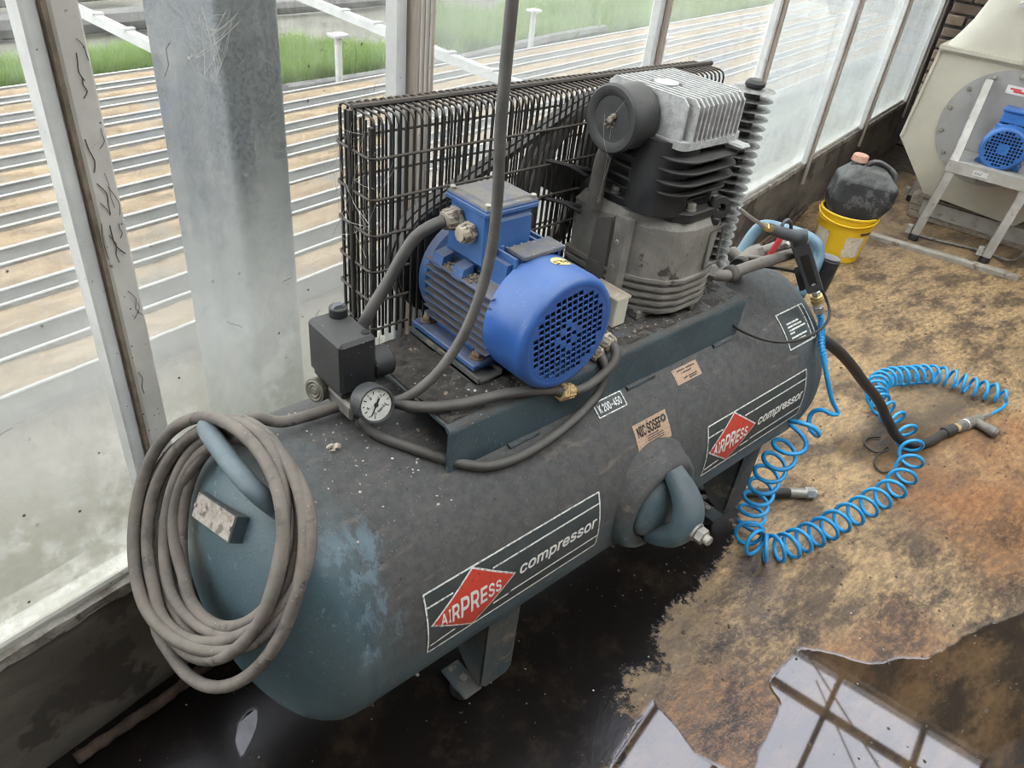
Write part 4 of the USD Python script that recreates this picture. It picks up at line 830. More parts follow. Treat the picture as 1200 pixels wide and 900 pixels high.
# head with its fins
hd = rrect(.926, -.088, 1.070, .080, .018, 6)
he = obj('cylinder_head', cat([prism(hd, .010, (0, 0, .978)), prism(rrect(.932, -.072, 1.058, .074, .012), .040, (0, 0, .986)), prism(rrect(.926, -.086, 1.072, -.060, .010), .012, (0, 0, .978))]), 'head_alu', pu, smooth=40)
zt = 1.050
for k in range(13):
    x = .931 + k * .0112; y0 = -.0875 if k not in (0, 12) else -.076
    sh = Polygon([(y0, .986), (y0, zt - .010), (y0 + .010, zt - .001), (.066, zt - .001), (.076, zt - .010), (.076, .986)])
    if 3 <= k <= 5: sh = unary_union([Polygon([(y0, .986), (y0, zt - .010), (y0 + .010, zt - .001), (-.018, zt - .001), (-.018, 1.03), (.026, 1.03), (.026, zt - .001), (.066, zt - .001), (.076, zt - .010), (.076, .986)])])
    obj('head_fin', prism(sh, .0036, (x - .0018, 0, 0), (1, 0, 0), (0, 1, 0)), 'head_alu', pu, smooth=False)
obj('head_boss', cyl((.9755, .004, 1.03), (.9755, .004, zt + .0005), .019, 26, ch=.001), 'head_alu', pu)
obj('head_tab', cbox((1.040, -.112, .972), (1.066, -.080, .979), .003), 'head_alu', pu)
# suction filter and breather pipe on the near side
FY, FZ2 = .012, 1.004
fi = obj('air_filter', lathe([(.030, .930), (.046, .928), (.048, .924), (.047, .900), (.0475, .884), (.050, .880), (.050, .873), (.047, .869), (.041, .8685), (.034, .872), (.033, .8735), (.0, .8745)], 56, (0, FY, FZ2), (1, 0, 0), (0, 1, 0)), 'filter_plastic', pu, smooth=35)
obj('filter_knob', cyl((.8735, FY, FZ2), (.868, FY, FZ2), .005, 12, ch=.001), 'gland_grey', pu)
obj('filter_dirt', chips(26, lambda r: (.8725 + r.uniform(-.003, .001), FY + r.normal(0, .0035), FZ2 - .003 + r.normal(0, .006)), .0012, .003, .8, 31), 'crumb_brown', pu, smooth=False, kind='stuff')
obj('breather_pipe', tube(spline([(.905, .044, .850), (.903, .043, .90), (.903, .040, .935), (.906, .034, .962)], .008), .0125, 16), 'cast_dark', pu)
obj('pump_shaft', cyl((FX, .08, FZ), (FX, .19, FZ), .02, 18), 'cast_dark', pu)
# finned cooler tube behind the far corner
cx_, cy_ = 1.150, -.040
ct = obj('cooler_tube', cyl((cx_, cy_, .715), (cx_, cy_, 1.045), .013, 14), 'cast_dark', pu)
for k in range(22): obj('cooler_fin', lathe([(.012, -.0022), (.028, -.0008), (.036, 0), (.028, .0008), (.012, .0022)], 18, (cx_, cy_, .728 + .0146 * k)), 'spike_alu', pu, smooth=30)
obj('cooler_cap', cyl((cx_, cy_, 1.036), (cx_, cy_, 1.050), .016, 18, ch=.005), 'black_iron', pu)
# cream junction box between motor and pump
jb = obj('junction_box', cbox((.872, -.066, PZ + .001), (.903, .0, .736), .002), 'cream_box', C)
obj('box_lid', cbox((.870, -.068, .7345), (.905, .002, .739), .001), 'cream_box', jb)

# ---------------- discharge pipe, check valve, ball valve at the far end
dp = obj('discharge_pipe', tube(spline([(1.088, -.085, .742), (1.100, -.098, .738), (1.118, -.105, .736), (1.146, -.106, .737), (1.196, -.106, .735), (1.286, -.106, .729), (1.345, -.106, .725), (1.376, -.100, .723), (1.390, -.082, .721), (1.384, -.064, .717), (1.355, -.050, .708), (1.315, -.030, .694)], .006), .0105, 14), 'pipe_grey', C, smooth=True)
obj('pipe_nut', cyl((1.122, -.1055, .736), (1.140, -.106, .737), .0150, 18, ch=.003), 'cast_dark', dp); obj('pipe_nut', hexnut((1.086, -.080, .743), (.75, -.6, -.2), .016, .018), 'pipe_grey', dp)
obj('pipe_nut', hexnut((1.340, -.043, .703), (-.8, .4, -.25), .0165, .024), 'pipe_grey', dp)
cv = obj('check_valve', cat([cyl((1.300, -.022, .635), (1.300, -.022, .692), .016, 18, ch=.003), cyl((1.322, -.034, .697), (1.262, -.050, .697), .0165, 18, ch=.003), cyl((1.285, -.044, .690), (1.285, -.005, .700), .0145, 16, ch=.003)]), 'pipe_grey', C)
obj('valve_cap', cyl((1.262, -.050, .697), (1.246, -.054, .697), .0180, 18, ch=.002), 'black_rubber', cv)
obj('valve_lever', hull([np.array(p_) + q_ for p_, w_ in (((1.272, -.095, .722), .0085), ((1.305, -.096, .776), .0065)) for q_ in (np.array([w_, 0, -w_ * .4]), np.array([-w_, 0, w_ * .4]), np.array([w_, .004, -w_ * .4]), np.array([-w_, .004, w_ * .4]), np.array([0, -.005, 0]))]), 'red_lever', cv)
obj('lever_screw', cyl((1.304, -.092, .775), (1.304, -.104, .778), .0055, 10, ch=.001), 'bolt_grey', cv); obj('lever_arm', cyl((1.274, -.090, .722), (1.275, -.045, .706), .006, 10), 'pipe_grey', cv)
obj('valve_stem', cyl((1.345, -.098, .748), (1.322, -.098, .742), .006, 10), 'bolt_grey', cv)
obj('drain_cap', cyl((1.512, -.105, .598), (1.520, -.108, .672), .0235, 24, ch=.003), 'black_plastic', C); obj('drain_cap_top', cyl((1.520, -.108, .671), (1.5205, -.108, .675), .0225, 24, ch=.001), 'lid_dust', C)
# thin unloader line looping over the far end
obj('unloader_line', tube(push_out(np.array(spline([(1.150, -.118, .640), (1.167, -.132, .624), (1.190, -.152, .612), (1.212, -.177, .606), (1.255, -.198, .600), (1.325, -.205, .595), (1.402, -.196, .595), (1.437, -.180, .604), (1.438, -.155, .632), (1.400, -.140, .664), (1.355, -.128, .688), (1.315, -.105, .698), (1.300, -.06, .690)], .008)), .004), .0030, 10), 'hose_black', C, smooth=True)

# ---------------- pressure switch with its gauge and fittings on the near end
ps = obj('pressure_switch', cat([cbox((.401, -.008, .700), (.456, .078, .780), .005), cbox((.404, -.004, .692), (.452, .072, .702), .002)]), 'black_plastic', C, smooth=30)
obj('switch_knob', cyl((.440, .062, .778), (.440, .062, .793), .0125, 22, ch=.001), 'black_plastic', ps); obj('knob_blade', hull([(.440 + a, .062 + b, z) for z, k in ((.793, 1), (.797, .6)) for a, b in ((.010 * k, .004), (.010 * k, -.004), (-.010 * k, .004), (-.010 * k, -.004))]), 'lid_dust', ps)
obj('cover_screw', cyl((.447, .006, .779), (.447, .006, .7815), .006, 14, ch=.0008), 'grille_dark', ps)
obj('side_cap', cyl((.455, .012, .722), (.486, .012, .722), .0215, 26, ch=.002), 'black_plastic', ps)
obj('manifold', cat([cyl((.428, .030, .640), (.428, .030, .695), .012, 16), cbox((.408, -.016, .660), (.446, .054, .686), .004), cyl((.428, -.010, .640), (.428, -.010, .672), .008, 12)]), 'pipe_grey', ps)
obj('ring_nut', cat([lathe([(0, .0), (.004, .001), (.006, 0), (.009, .0015), (.011, 0), (.014, .0015), (.016, 0), (.0175, .0), (.0175, -.014), (0, -.014)], 28, (.394, .055, .676), (-.95, -.25, .15))]), 'ring_brass_dark', ps, smooth=30)
obj('valve_body', cyl((.398, .060, .676), (.43, .065, .68), .012, 14), 'ring_brass_dark', ps)
gc = np.array([.424, -.056, .709]); gdv = np.array([-.10, -.90, .34]); gdv /= np.linalg.norm(gdv)
pg = obj('pressure_gauge', cat([lathe([(0, -.032), (.022, -.032), (.0255, -.028), (.0255, -.002), (.0245, .002), (.0225, .002), (.0215, -.003), (.0, -.003)], 44, gc, gdv, (1, 0, 0)), cyl(gc - gdv * .03, (.428, -.012, .672), .007, 10)]), 'gauge_case', C, smooth=35)
gxv = np.cross([0, 0, 1], -gdv); gxv /= np.linalg.norm(gxv); gxv = np.array([1, 0, 0]) - gdv * gdv[0]; gxv /= np.linalg.norm(gxv); gyv = np.cross(gdv, gxv)
obj('dial', lathe([(0, -.0028), (.0214, -.0028), (.0214, -.0022), (0, -.0022)], 40, gc, gdv, gxv), 'dial_white', pg)
rt = radians(28)
G2 = lambda a, b, c: gc + (gxv * (a * cos(rt) - b * sin(rt)) + gyv * (a * sin(rt) + b * cos(rt))) + gdv * c
tk = []
for k in range(11):
    a = radians(225 - 27 * k); l0 = .0145 if k % 2 == 0 else .0165
    tk.append(hull([G2(r_ * cos(a) + w_ * sin(a), r_ * sin(a) - w_ * cos(a), c) for r_ in (l0, .0185) for w_ in (-.0005, .0005) for c in (-.0022, -.0017)]))
obj('dial_ticks', cat(tk), 'ink_black', pg, smooth=False)
for k, n_ in enumerate(('0', '4', '8', '12', '16')):
    a = radians(225 - 67.5 * k); q = textm(n_, .0040, False, .0004, center=True); q.apply_translation([0, -.0015, 0]); q.vertices = np.array([G2(.0118 * cos(a) + v[0], .0118 * sin(a) + v[1], -.0021 + v[2]) for v in q.vertices]); obj('dial_number', q, 'ink_black', pg, smooth=False)
q = textm('bar', .004, False, .0004, center=True); q.vertices = np.array([G2(v[0], -.0105 + v[1], -.0021 + v[2]) for v in q.vertices]); obj('dial_unit', q, 'ink_black', pg, smooth=False)
a = radians(205); obj('needle', cat([hull([G2(r_ * cos(a) + w_ * sin(a), r_ * sin(a) - w_ * cos(a), c) for r_, w_ in ((-.009, .0014), (-.009, -.0014), (.0165, .0005), (.0165, -.0005)) for c in (-.0014, -.0009)]), lathe([(0, -.0016), (.0032, -.0016), (.0028, -.0004), (0, -.0004)], 16, gc, gdv, gxv)]), 'ink_black', pg, smooth=False)

# ---------------- cables of the compressor
obj('motor_cable', tube(spline([(.592, .039, .892), (.575, .040, .889), (.552, .045, .876), (.532, .048, .850), (.510, .050, .815), (.485, .052, .780), (.468, .052, .752), (.460, .05, .735), (.452, .048, .722)], .008), .0085, 12), 'dark_cable', C, smooth=True)
ca_ = obj('control_cable', tube(spline([(.452, -.03, .690), (.475, -.072, .695), (.52, -.100, .697), (.585, -.118, .698), (.640, -.128, .690), (.676, -.131, .678), (.702, -.132, .663), (.74, -.138, .661), (.775, -.139, .672), (.798, -.138, .687), (.806, -.130, .702), (.806, -.118, .708)], .008), .0078, 12), 'dark_cable', C, smooth=True)
gland((.690, -.1315, .669), (.9, -.05, -.25), .0125, 'gland_ochre', ca_, L=.030); gland((.806, -.106, .706), (0, -1, .05), .0135, 'gland_beige', ca_, L=.018)
cb_ = obj('supply_cable', tube(spline([(.424, -.018, .665), (.428, -.035, .650), (.437, -.055, .647), (.462, -.083, .637), (.505, -.120, .618), (.545, -.142, .605), (.590, -.150, .600), (.635, -.152, .602), (.69, -.150, .610), (.74, -.146, .624), (.775, -.142, .648), (.785, -.135, .676), (.783, -.122, .694)], .008), .0075, 12), 'dark_cable', C, smooth=True)
gland((.783, -.104, .694), (.05, -1, .0), .0125, 'gland_beige', cb_, L=.018)

# ================================================================== LOOSE THINGS ON AND ROUND THE COMPRESSOR
# heavy cable coiled over the near handle, its end led to the pressure switch
c0 = np.array([.226, -.037, .577]); tl, yw = .565, -.108
e1 = np.array([sin(yw), cos(yw), 0]); e2 = np.array([sin(tl), 0, cos(tl)]); e2 -= e1 * (e1 @ e2); e2 /= np.linalg.norm(e2); e3 = np.cross(e1, e2)
if e3[0] > 0: e3 = -e3
HR = .0080
#        a      b     du     dv     off
LOOPS = [(.118, .122, .002, .006, .004), (.128, .128, -.008, .012, .012), (.134, .140, .010, .000, .002), (.146, .142, -.010, .006, .016), (.140, .150, .012, -.002, .026),
         (.156, .150, .004, -.002, .010), (.150, .158, .018, -.006, .036), (.164, .160, .002, -.010, .020), (.158, .182, -.022, -.024, .010)]
N = 64; tt = np.linspace(0, len(LOOPS) - .69, int(N * len(LOOPS))); P = []
for t in tt:
    k = min(int(t), len(LOOPS) - 1); k2 = min(k + 1, len(LOOPS) - 1); f = t - k; f = f * f * (3 - 2 * f) if f > .5 else 0 * f
    f = np.clip((t - k - .6) / .4, 0, 1); f = f * f * (3 - 2 * f)
    L = (np.array(LOOPS[k]) * (1 - f) + np.array(LOOPS[k2]) * f) * [.93, .91, 1, 1, 1]; an = 2 * pi * (t + .80)
    wob = .004 * sin(3 * an + 2.1 * k) + .003 * sin(2 * an + 1.3 * k)
    q = c0 + e1 * (L[2] + (L[0] + wob) * cos(an)) + e2 * (L[3] + (L[1] + wob) * sin(an)) + e3 * L[4]
    P.append(q)
P = np.array(P)
P = push_out(P, HR)
lead = spline([P[-2], P[-1], (.300, .052, .672), (.332, .038, .660), (.370, .034, .656), (.405, .024, .662), (.424, .012, .672)], .008)
lead = lead[np.linalg.norm(lead - P[-1], axis=1).argmin() + 1:]
for _ in range(2): P[1:-1] = (P[:-2] + 2 * P[1:-1] + P[2:]) / 4
t = thing('coiled_cable', 'coil of thick grey cable hung over the near handle of the compressor tank', 'cable', (.22, 0, .55))
obj('coil', tube(np.vstack([P, lead]), HR, 12), 'grey_cable', t, smooth=True)
tail = push_out(np.array(spline([P[3], P[0] + e3 * .012, c0 + e1 * -.06 + e2 * .10 + e3 * .01, c0 + e1 * .02 + e2 * .118 + e3 * .012], .01)), HR)
# power cable hanging from the roof down to the pressure switch
t = thing('power_cable', 'long grey power cable hanging down from above to the pressure switch', 'cable', (.56, -.09, ZR))
obj('sheath', tube(spline([(.440, -.008, .688), (.452, -.036, .690), (.468, -.052, .699), (.500, -.070, .730), (.530, -.083, .780), (.552, -.090, .840), (.566, -.092, .912), (.568, -.092, .98), (.564, -.091, 1.06), (.565, -.090, 1.19), (.568, -.09, 1.5), (.566, -.09, 2.0), (.565, -.09, ZR)], .01), .0069, 12), 'mid_cable', t, smooth=True)

# blow gun with its coiled blue hose
t = thing('blow_gun', 'dark grey air blow gun lying against the far end of the tank', 'blow gun', (1.36, -.14, .70))
gA, gB = np.array([1.395, -.150, .655]), np.array([1.305, -.128, .768]); gD = (gB - gA) / np.linalg.norm(gB - gA); gx2 = np.array([.75, -.654, .1]); gx2 -= gD * (gD @ gx2); gx2 /= np.linalg.norm(gx2); gn = np.cross(gD, gx2)
def slab(a, b, w0, w1, th): return hull([p_ + gx2 * s * (w - .002 * c) + gn * e * (th - .002 * (1 - c)) for p_, w in ((a, w0), (b, w1)) for s in (-1, 1) for e in (-1, 1) for c in (0, 1)])
gr_ = obj('grip', cat([slab(gA, gB, .0155, .0165, .011), slab(gB - gD * .004, gB + gD * .016, .0145, .010, .010)]), 'gun_grey', t, smooth=30)
obj('grip_inlay', slab(gA + gD * .022 - gn * .0105, gB - gD * .03 - gn * .0105, .008, .008, .0014), 'black_plastic', gr_, smooth=30)
obj('grip_emblem', frame_to(prism(Polygon([(-.0045, 0), (0, -.0035), (.0045, 0), (0, .0035)]).difference(Polygon([(-.002, 0), (0, -.0015), (.002, 0), (0, .0015)])), .0006), gA + gD * .026 - gn * .0122, -gn, gx2), 'sticker_white', gr_, smooth=False)
obj('trigger', slab(gA + gD * .012 - gx2 * .022, gA + gD * .070 - gx2 * .020, .006, .005, .007), 'black_plastic', t, smooth=30)
bE = np.array([1.175, -.130, .822])
obj('barrel', tube(spline([gB + gD * .010 + gx2 * .016, gB + gD * .016 + gx2 * .002, gB * .6 + bE * .4 + [0, 0, .004], bE], .006), np.linspace(.0125, .0095, len(spline([gB + gD * .010 + gx2 * .016, gB + gD * .016 + gx2 * .002, gB * .6 + bE * .4 + [0, 0, .004], bE], .006))), 14), 'gun_grey', t, smooth=True)
nD = (bE - gB) / np.linalg.norm(bE - gB)
obj('barrel_nut', cat([cyl(bE, bE + nD * .018, .0068, 14), hexnut(bE + nD * .014, nD, .0078, .010)]), 'brass', t); obj('nozzle', tube(spline([bE + nD * .02, bE + nD * .07 + [0, 0, .003], bE + nD * .14 + [0, 0, .010]], .01), .0032, 10), 'chrome', t, smooth=True)
hk = [gB * .45 + bE * .55 + nD * (.024 * cos(a)) + np.array([0, 0, 1]) * (.004 + .024 * abs(sin(a))) for a in np.linspace(0, pi, 13)]; obj('hanging_hook', tube(hk, .0032, 8), 'gun_grey', t, smooth=True)
fD = np.array([.38, -.28, -.88]); fD /= np.linalg.norm(fD); f0 = gA - gD * .002
obj('inlet_fitting', cat([cyl(f0, f0 + fD * .016, .0075, 14, ch=.001), hexnut(f0 + fD * .006, fD, .0095, .009)]), 'chrome', t)
obj('brass_coupling', cat([cyl(f0 + fD * .016, f0 + fD * .036, .0125, 18, ch=.0015), cyl(f0 + fD * .024, f0 + fD * .027, .0132, 18)]), 'brass', t); obj('steel_coupling', cat([cyl(f0 + fD * .036, f0 + fD * .044, .0105, 16, ch=.001), hexnut(f0 + fD * .044, fD, .0105, .018)]), 'chrome', t)
hs = f0 + fD * .060
t = thing('spiral_hose', 'bright blue spiral air hose running from the blow gun across the floor', 'hose', (1.6, -.3, .03))
sp0 = spline([hs, hs + fD * .03, (1.383, -.212, .553), (1.385, -.243, .498), (1.408, -.266, .438), (1.431, -.277, .408), (1.436, -.283, .398)], .006)
path = np.array([(1.418, -.268, .393), (1.361, -.250, .378), (1.345, -.242, .335), (1.351, -.229, .279), (1.361, -.216, .221), (1.376, -.207, .150), (1.380, -.206, .085), (1.374, -.215, .046), (1.345, -.238, .038), (1.345, -.276, .037), (1.385, -.304, .037), (1.45, -.318, .037), (1.524, -.333, .037), (1.594, -.341, .037), (1.661, -.352, .037), (1.736, -.360, .037), (1.818, -.368, .037), (1.93, -.356, .037),
                 (2.030, -.322, .037), (2.105, -.266, .038), (2.140, -.216, .037), (2.165, -.17, .037), (2.215, -.122, .037), (2.290, -.095, .037), (2.36, -.105, .037), (2.404, -.128, .037), (2.467, -.158, .037), (2.515, -.195, .037), (2.536, -.238, .037), (2.545, -.287, .037), (2.56, -.323, .037), (2.575, -.355, .037), (2.585, -.392, .037)])
pc = spline(path, .004); sl = np.concatenate([[0], np.cumsum(np.linalg.norm(np.diff(pc, axis=0), axis=1))])
at_ = [sl[np.linalg.norm(pc - q, axis=1).argmin()] for q in path]
pitch = np.interp(sl, [at_[0], at_[2], at_[5], at_[7], at_[9], at_[11], at_[15], at_[17], at_[19], at_[21], at_[23], at_[32]], [.062, .056, .048, .030, .028, .044, .062, .085, .066, .042, .031, .031])
rad = np.interp(sl, [0, .03, at_[6], at_[12], at_[19], at_[24], at_[31], at_[32]], [.012, .030, .031, .031, .031, .030, .028, .012])
ph = np.concatenate([[0], np.cumsum(2 * pi * np.diff(sl) / ((pitch[1:] + pitch[:-1]) / 2))])
T = np.gradient(pc, axis=0); T /= np.linalg.norm(T, axis=1)[:, None]
up = np.array([0, 0, 1.0]); U_ = [np.cross(T[0], [0, 1.0, 0])]
for i in range(1, len(pc)):
    u = U_[-1] - T[i] * (U_[-1] @ T[i]); U_.append(u / np.linalg.norm(u))
U_ = np.array(U_); U_ /= np.linalg.norm(U_, axis=1)[:, None]; V_ = np.cross(T, U_)
fph = np.linspace(0, ph[-1], int(ph[-1] / (2 * pi) * 26)); ix = lambda A: np.stack([np.interp(fph, ph, A[:, j]) for j in range(3)], 1)
hel = ix(pc) + np.interp(fph, ph, rad)[:, None] * (np.cos(fph + 2.6)[:, None] * ix(U_) + np.sin(fph + 2.6)[:, None] * ix(V_))
hel[:, 2] = np.maximum(hel[:, 2], .0058)
full = np.vstack([sp0, hel]); sm_ = full.copy()
for _ in range(2): sm_[len(sp0) - 6:len(sp0) + 8] = (np.roll(sm_, 1, 0) + 2 * sm_ + np.roll(sm_, -1, 0))[len(sp0) - 6:len(sp0) + 8] / 4
endp = np.array([2.47, -.388, .016]); tailp = spline([sm_[-2], sm_[-1], (2.555, -.398, .018), (2.51, -.392, .016), endp], .01)[2:]
obj('hose', tube(np.vstack([sm_, tailp]), .0050, 8), 'hose_blue', t, smooth=True)
sg = spline([hs - fD * .004, hs + fD * .03, (1.383, -.212, .553), (1.384, -.232, .52)], .001); s2 = np.arange(len(sg)) * 2 * pi / 6.5
gT = np.gradient(sg, axis=0); gT /= np.linalg.norm(gT, axis=1)[:, None]; gU = np.cross(gT, [1.0, .3, 0]); gU /= np.linalg.norm(gU, axis=1)[:, None]; gV = np.cross(gT, gU)
obj('kink_spring', tube(sg + .0066 * (np.cos(s2)[:, None] * gU + np.sin(s2)[:, None] * gV), .0014, 5), 'hose_blue', t, smooth=True)

# black air hose to the T-coupling on the floor
t = thing('air_hose', 'thick black air hose arching from the tank end down to the T-coupling', 'hose', (1.9, -.22, .1))
hp = spline([(1.530, -.050, .470), (1.575, -.100, .465), (1.64, -.142, .425), (1.73, -.168, .355), (1.81, -.187, .285), (1.91, -.215, .198), (1.99, -.245, .105), (2.05, -.275, .038), (2.10, -.312, .016), (2.16, -.330, .014), (2.23, -.338, .014), (2.285, -.347, .015)], .012)
hp = push_out(np.array(hp), .016); obj('hose', tube(hp, .0135, 14), 'hose_black', t, smooth=True)
obj('elbow', tube(spline([(1.50, -.03, .47), (1.52, -.04, .472), (1.535, -.055, .468)], .005), .017, 14), 'pipe_grey', t)
c1, c2 = np.array([2.255, -.342, .017]), np.array([2.47, -.388, .017]); cd = (c2 - c1) / np.linalg.norm(c2 - c1)
obj('ferrule', cyl(c1 - cd * .02, c1 + cd * .03, .0165, 16, ch=.002), 'black_rubber', t); obj('yellow_band', cyl(c1 + cd * .028, c1 + cd * .045, .0145, 16), 'gland_ochre', t)
obj('t_coupling', cat([cyl(c1 + cd * .044, c1 + cd * .10, .0165, 16, ch=.003), cyl(c1 + cd * .098, c1 + cd * .112, .018, 16, ch=.002), cyl(c1 + cd * .11, c1 + cd * .165, .0155, 16, ch=.003), cyl(c1 + cd * .13, c1 + cd * .13 + np.array([-.010, -.075, .004]), .0145, 16, ch=.003), cyl(c1 + cd * .13 + np.array([-.006, -.045, .003]), c1 + cd * .13 + np.array([-.010, -.070, .004]), .017, 16, ch=.002)]), 'pipe_grey', t)
obj('chrome_ring', cyl(c1 + cd * .083, c1 + cd * .098, .0185, 18, ch=.002), 'chrome', t); obj('spigot', cyl(c1 + cd * .16, c1 + cd * .22, .007, 12, ch=.001), 'chrome', t)
# short black hose with its steel end, lying out from under the tank
t = thing('hydraulic_hose', 'black hose with bright steel hex end sticking out from under the tank', 'hose', (1.5, -.15, .015))
a, b = np.array([1.595, -.199, .0155]), np.array([1.20, .06, .014])
obj('hose', tube(spline([a, a * .7 + b * .3 + [0, 0, .004], a * .35 + b * .65 + [.01, .01, .012], b, (1.05, .10, .014)], .02), .0125, 14), 'hose_black', t, smooth=True)
ed = np.array([.80, -.60, 0]); obj('steel_ferrule', cyl(a - ed * .002, a + ed * .045, .0135, 18, ch=.001), 'dull_steel', t); obj('hex_end', cat([hexnut(a + ed * .043, ed, .0165, .024), cyl(a + ed * .066, a + ed * .070, .012, 16)]), 'chrome', t)
t = thing('cable_scrap', 'thin black cable looped on the wet floor inside the blue hose bend', 'cable', (1.96, -.27, .006))
obj('cable', tube(spline([(2.06, -.225, .006), (2.02, -.205, .006), (1.985, -.215, .006), (1.975, -.25, .006), (2.02, -.272, .010), (2.03, -.262, .006), (1.985, -.262, .006), (1.925, -.275, .006), (1.905, -.305, .006), (1.95, -.325, .006), (2.0, -.325, .006)], .008), .0026, 8), 'hose_black', t, smooth=True)

# rusty bar along the foot of the plinth
t = thing('rusty_bar', 'rusty crusted bar lying along the foot of the plinth', 'bar', (.1, .19, .01))
obj('bar', rough(tube(spline([(-.02, .168, .014), (.05, .178, .014), (.12, .188, .014), (.20, .205, .014), (.34, .232, .013)], .005), .0105, 10), .005, 75, 3), 'rust_bar', t, smooth=True)
# galvanised tub whose rim just enters the picture
t = thing('steel_tub', 'galvanised round tub, only its rim in the bottom right corner', 'tub', (1.40, -1.02, 0))
obj('tub', lathe([(0, .0), (.150, .0), (.185, .12), (.191, .124), (.191, .130), (.183, .130), (.147, .006), (0, .006)], 56, (1.392, -1.032, -.004), (0, 0, 1)), 'stand_alu', t, smooth=40)

# ================================================================== FAR END: bucket, jerrycan, blower
bc = wp(3.185, -.285, 0)
t = thing('plastic_bucket', 'yellow plastic bucket with pale torn labels by the plinth', 'bucket', tuple(bc))
RB = 1.06
obj('bucket_body', lathe([(0, .002), (.094, 0), (.098, .004), (.1135, .158), (.118, .160), (.1185, .166), (.1150, .170), (.1165, .196), (.121, .198), (.122, .205), (.118, .209), (.112, .207), (.094, .010), (0, .010)], 56, bc, (0, 0, 1)), 'bucket_yellow', t, smooth=40)
def on_bucket(a0, a1, z0, z1, mt, nm='bucket_label'):
    V = []; F = []; n = 12
    for k in range(n + 1):
        a = a0 + (a1 - a0) * k / n
        for z in (z0, z1):
            for l in (.0004, .0012):
                r = .098 + (.1135 - .098) * (z - .004) / .154 + l; V.append(bc + [r * cos(a), r * sin(a), z])
    for k in range(n):
        b = 4 * k; F += [[b + 1, b + 5, b + 7], [b + 1, b + 7, b + 3], [b + 3, b + 7, b + 6], [b + 3, b + 6, b + 2], [b, b + 5, b + 1], [b, b + 4, b + 5]]
    obj(nm, trimesh.Trimesh(V, F, process=False), mt, t, smooth=30)
va = math.atan2(EYE[1] - bc[1], EYE[0] - bc[0])
on_bucket(va + .25, va + 1.05, .030, .125, 'bucket_label'); on_bucket(va - 1.15, va - .42, .035, .130, 'bucket_label'); on_bucket(va + .72, va + 1.25, .134, .146, 'ink_faded', 'printed_line')
obj('bucket_handle', tube(spline([bc + [.123 * cos(va + q), .123 * sin(va + q), .196 - .024 * sin((q + 1.5) / 3.0 * pi)] for q in np.linspace(-1.5, 1.5, 13)], .01), .004, 8), 'bucket_yellow', t, smooth=True)
# jerrycan standing in the bucket mouth
jc = bc + np.array([0, 0, .170]); t = thing('jerrycan', 'dusty black jerrycan with faded pink cap standing in the yellow bucket', 'jerrycan', tuple(jc))
jd = np.array([cos(radians(-52)), sin(radians(-52)), 0]); jn = np.array([-jd[1], jd[0], 0]); tlt = .10
def JP(a, b, c): return jc + jd * (a + tlt * c * .6) + jn * b + np.array([0, 0, c - .0 + .0 * a])
ph_ = m3.Manifold.batch_hull([m3.Manifold.sphere(.034, 28).translate(tuple(map(float, JP(a, b, c)))) for a, b, c in ((-.066, -.05, .034), (.062, -.05, .034), (-.066, .05, .034), (.062, .05, .034), (-.082, -.052, .09), (.098, -.052, .10), (-.082, .052, .09), (.098, .052, .10), (-.078, -.042, .165), (-.078, .042, .165), (.100, -.046, .150), (.100, .046, .150), (-.050, -.022, .200), (-.050, .022, .200), (.06, -.025, .185), (.06, .025, .185))])
q = ph_.to_mesh(); jm = rough(trimesh.Trimesh(q.vert_properties[:, :3], q.tri_verts, process=False), .0025, 14, 4, .018)
obj('can_body', cat([jm, cyl(JP(-.052, 0, .215), JP(-.052, 0, .246), .026, 22)]), 'jerry_black', t, smooth=50)
obj('cap', cat([cyl(JP(-.052, 0, .240), JP(-.052, 0, .270), .031, 22, r1=.029, ch=.004)] + [rod(JP(-.052, 0, .243) + (jd * cos(a) + jn * sin(a)) * .031, JP(-.052, 0, .266) + (jd * cos(a) + jn * sin(a)) * .0295, .002, 5) for a in np.linspace(0, 2 * pi, 18, endpoint=False)]), 'cap_pink', t)
obj('can_handle', tube(spline([JP(-.018, 0, .215), JP(-.005, 0, .238), (JP(.02, 0, .247)), JP(.08, 0, .226), JP(.108, 0, .205), JP(.116, 0, .172)], .008), .0115, 14), 'jerry_black', t, smooth=True)

# centrifugal blower on its stand, in wall coordinates: front faces the camera (-s)
t = thing('centrifugal_blower', 'cream centrifugal blower with grey round plate on an aluminium stand', 'blower', wloc(3.95, -.65, 0), AZ_W)
CS0, CS1 = 3.93, 4.16
octo = [(-.262, .776), (-.240, .372), (-.441, .145), (-.86, .115), (-1.06, .35), (-1.06, .70), (-.98, .776)]
OP = lambda pts, s0, s1: W(prism(Polygon(pts), s1 - s0, (s0, 0, 0), (1, 0, 0), (0, 1, 0)))
bl_ = obj('casing', OP(octo, CS0, CS1), 'cream_paint', t, smooth=False)
obj('casing_flange', W(cat([hull([(s, o + q, z) for s in (CS0 - .008, CS0) for (o, z), q in (((-.262, .776), 0), ((-.262, .776), -.012), ((-.240, .372), 0), ((-.240, .372), -.012))]), hull([(s, o, z + q) for s in (CS0 - .010, CS0) for (o, z) in ((-.262, .776), (-.98, .776)) for q in (0, -.012)])])), 'cream_pale', bl_, smooth=False)
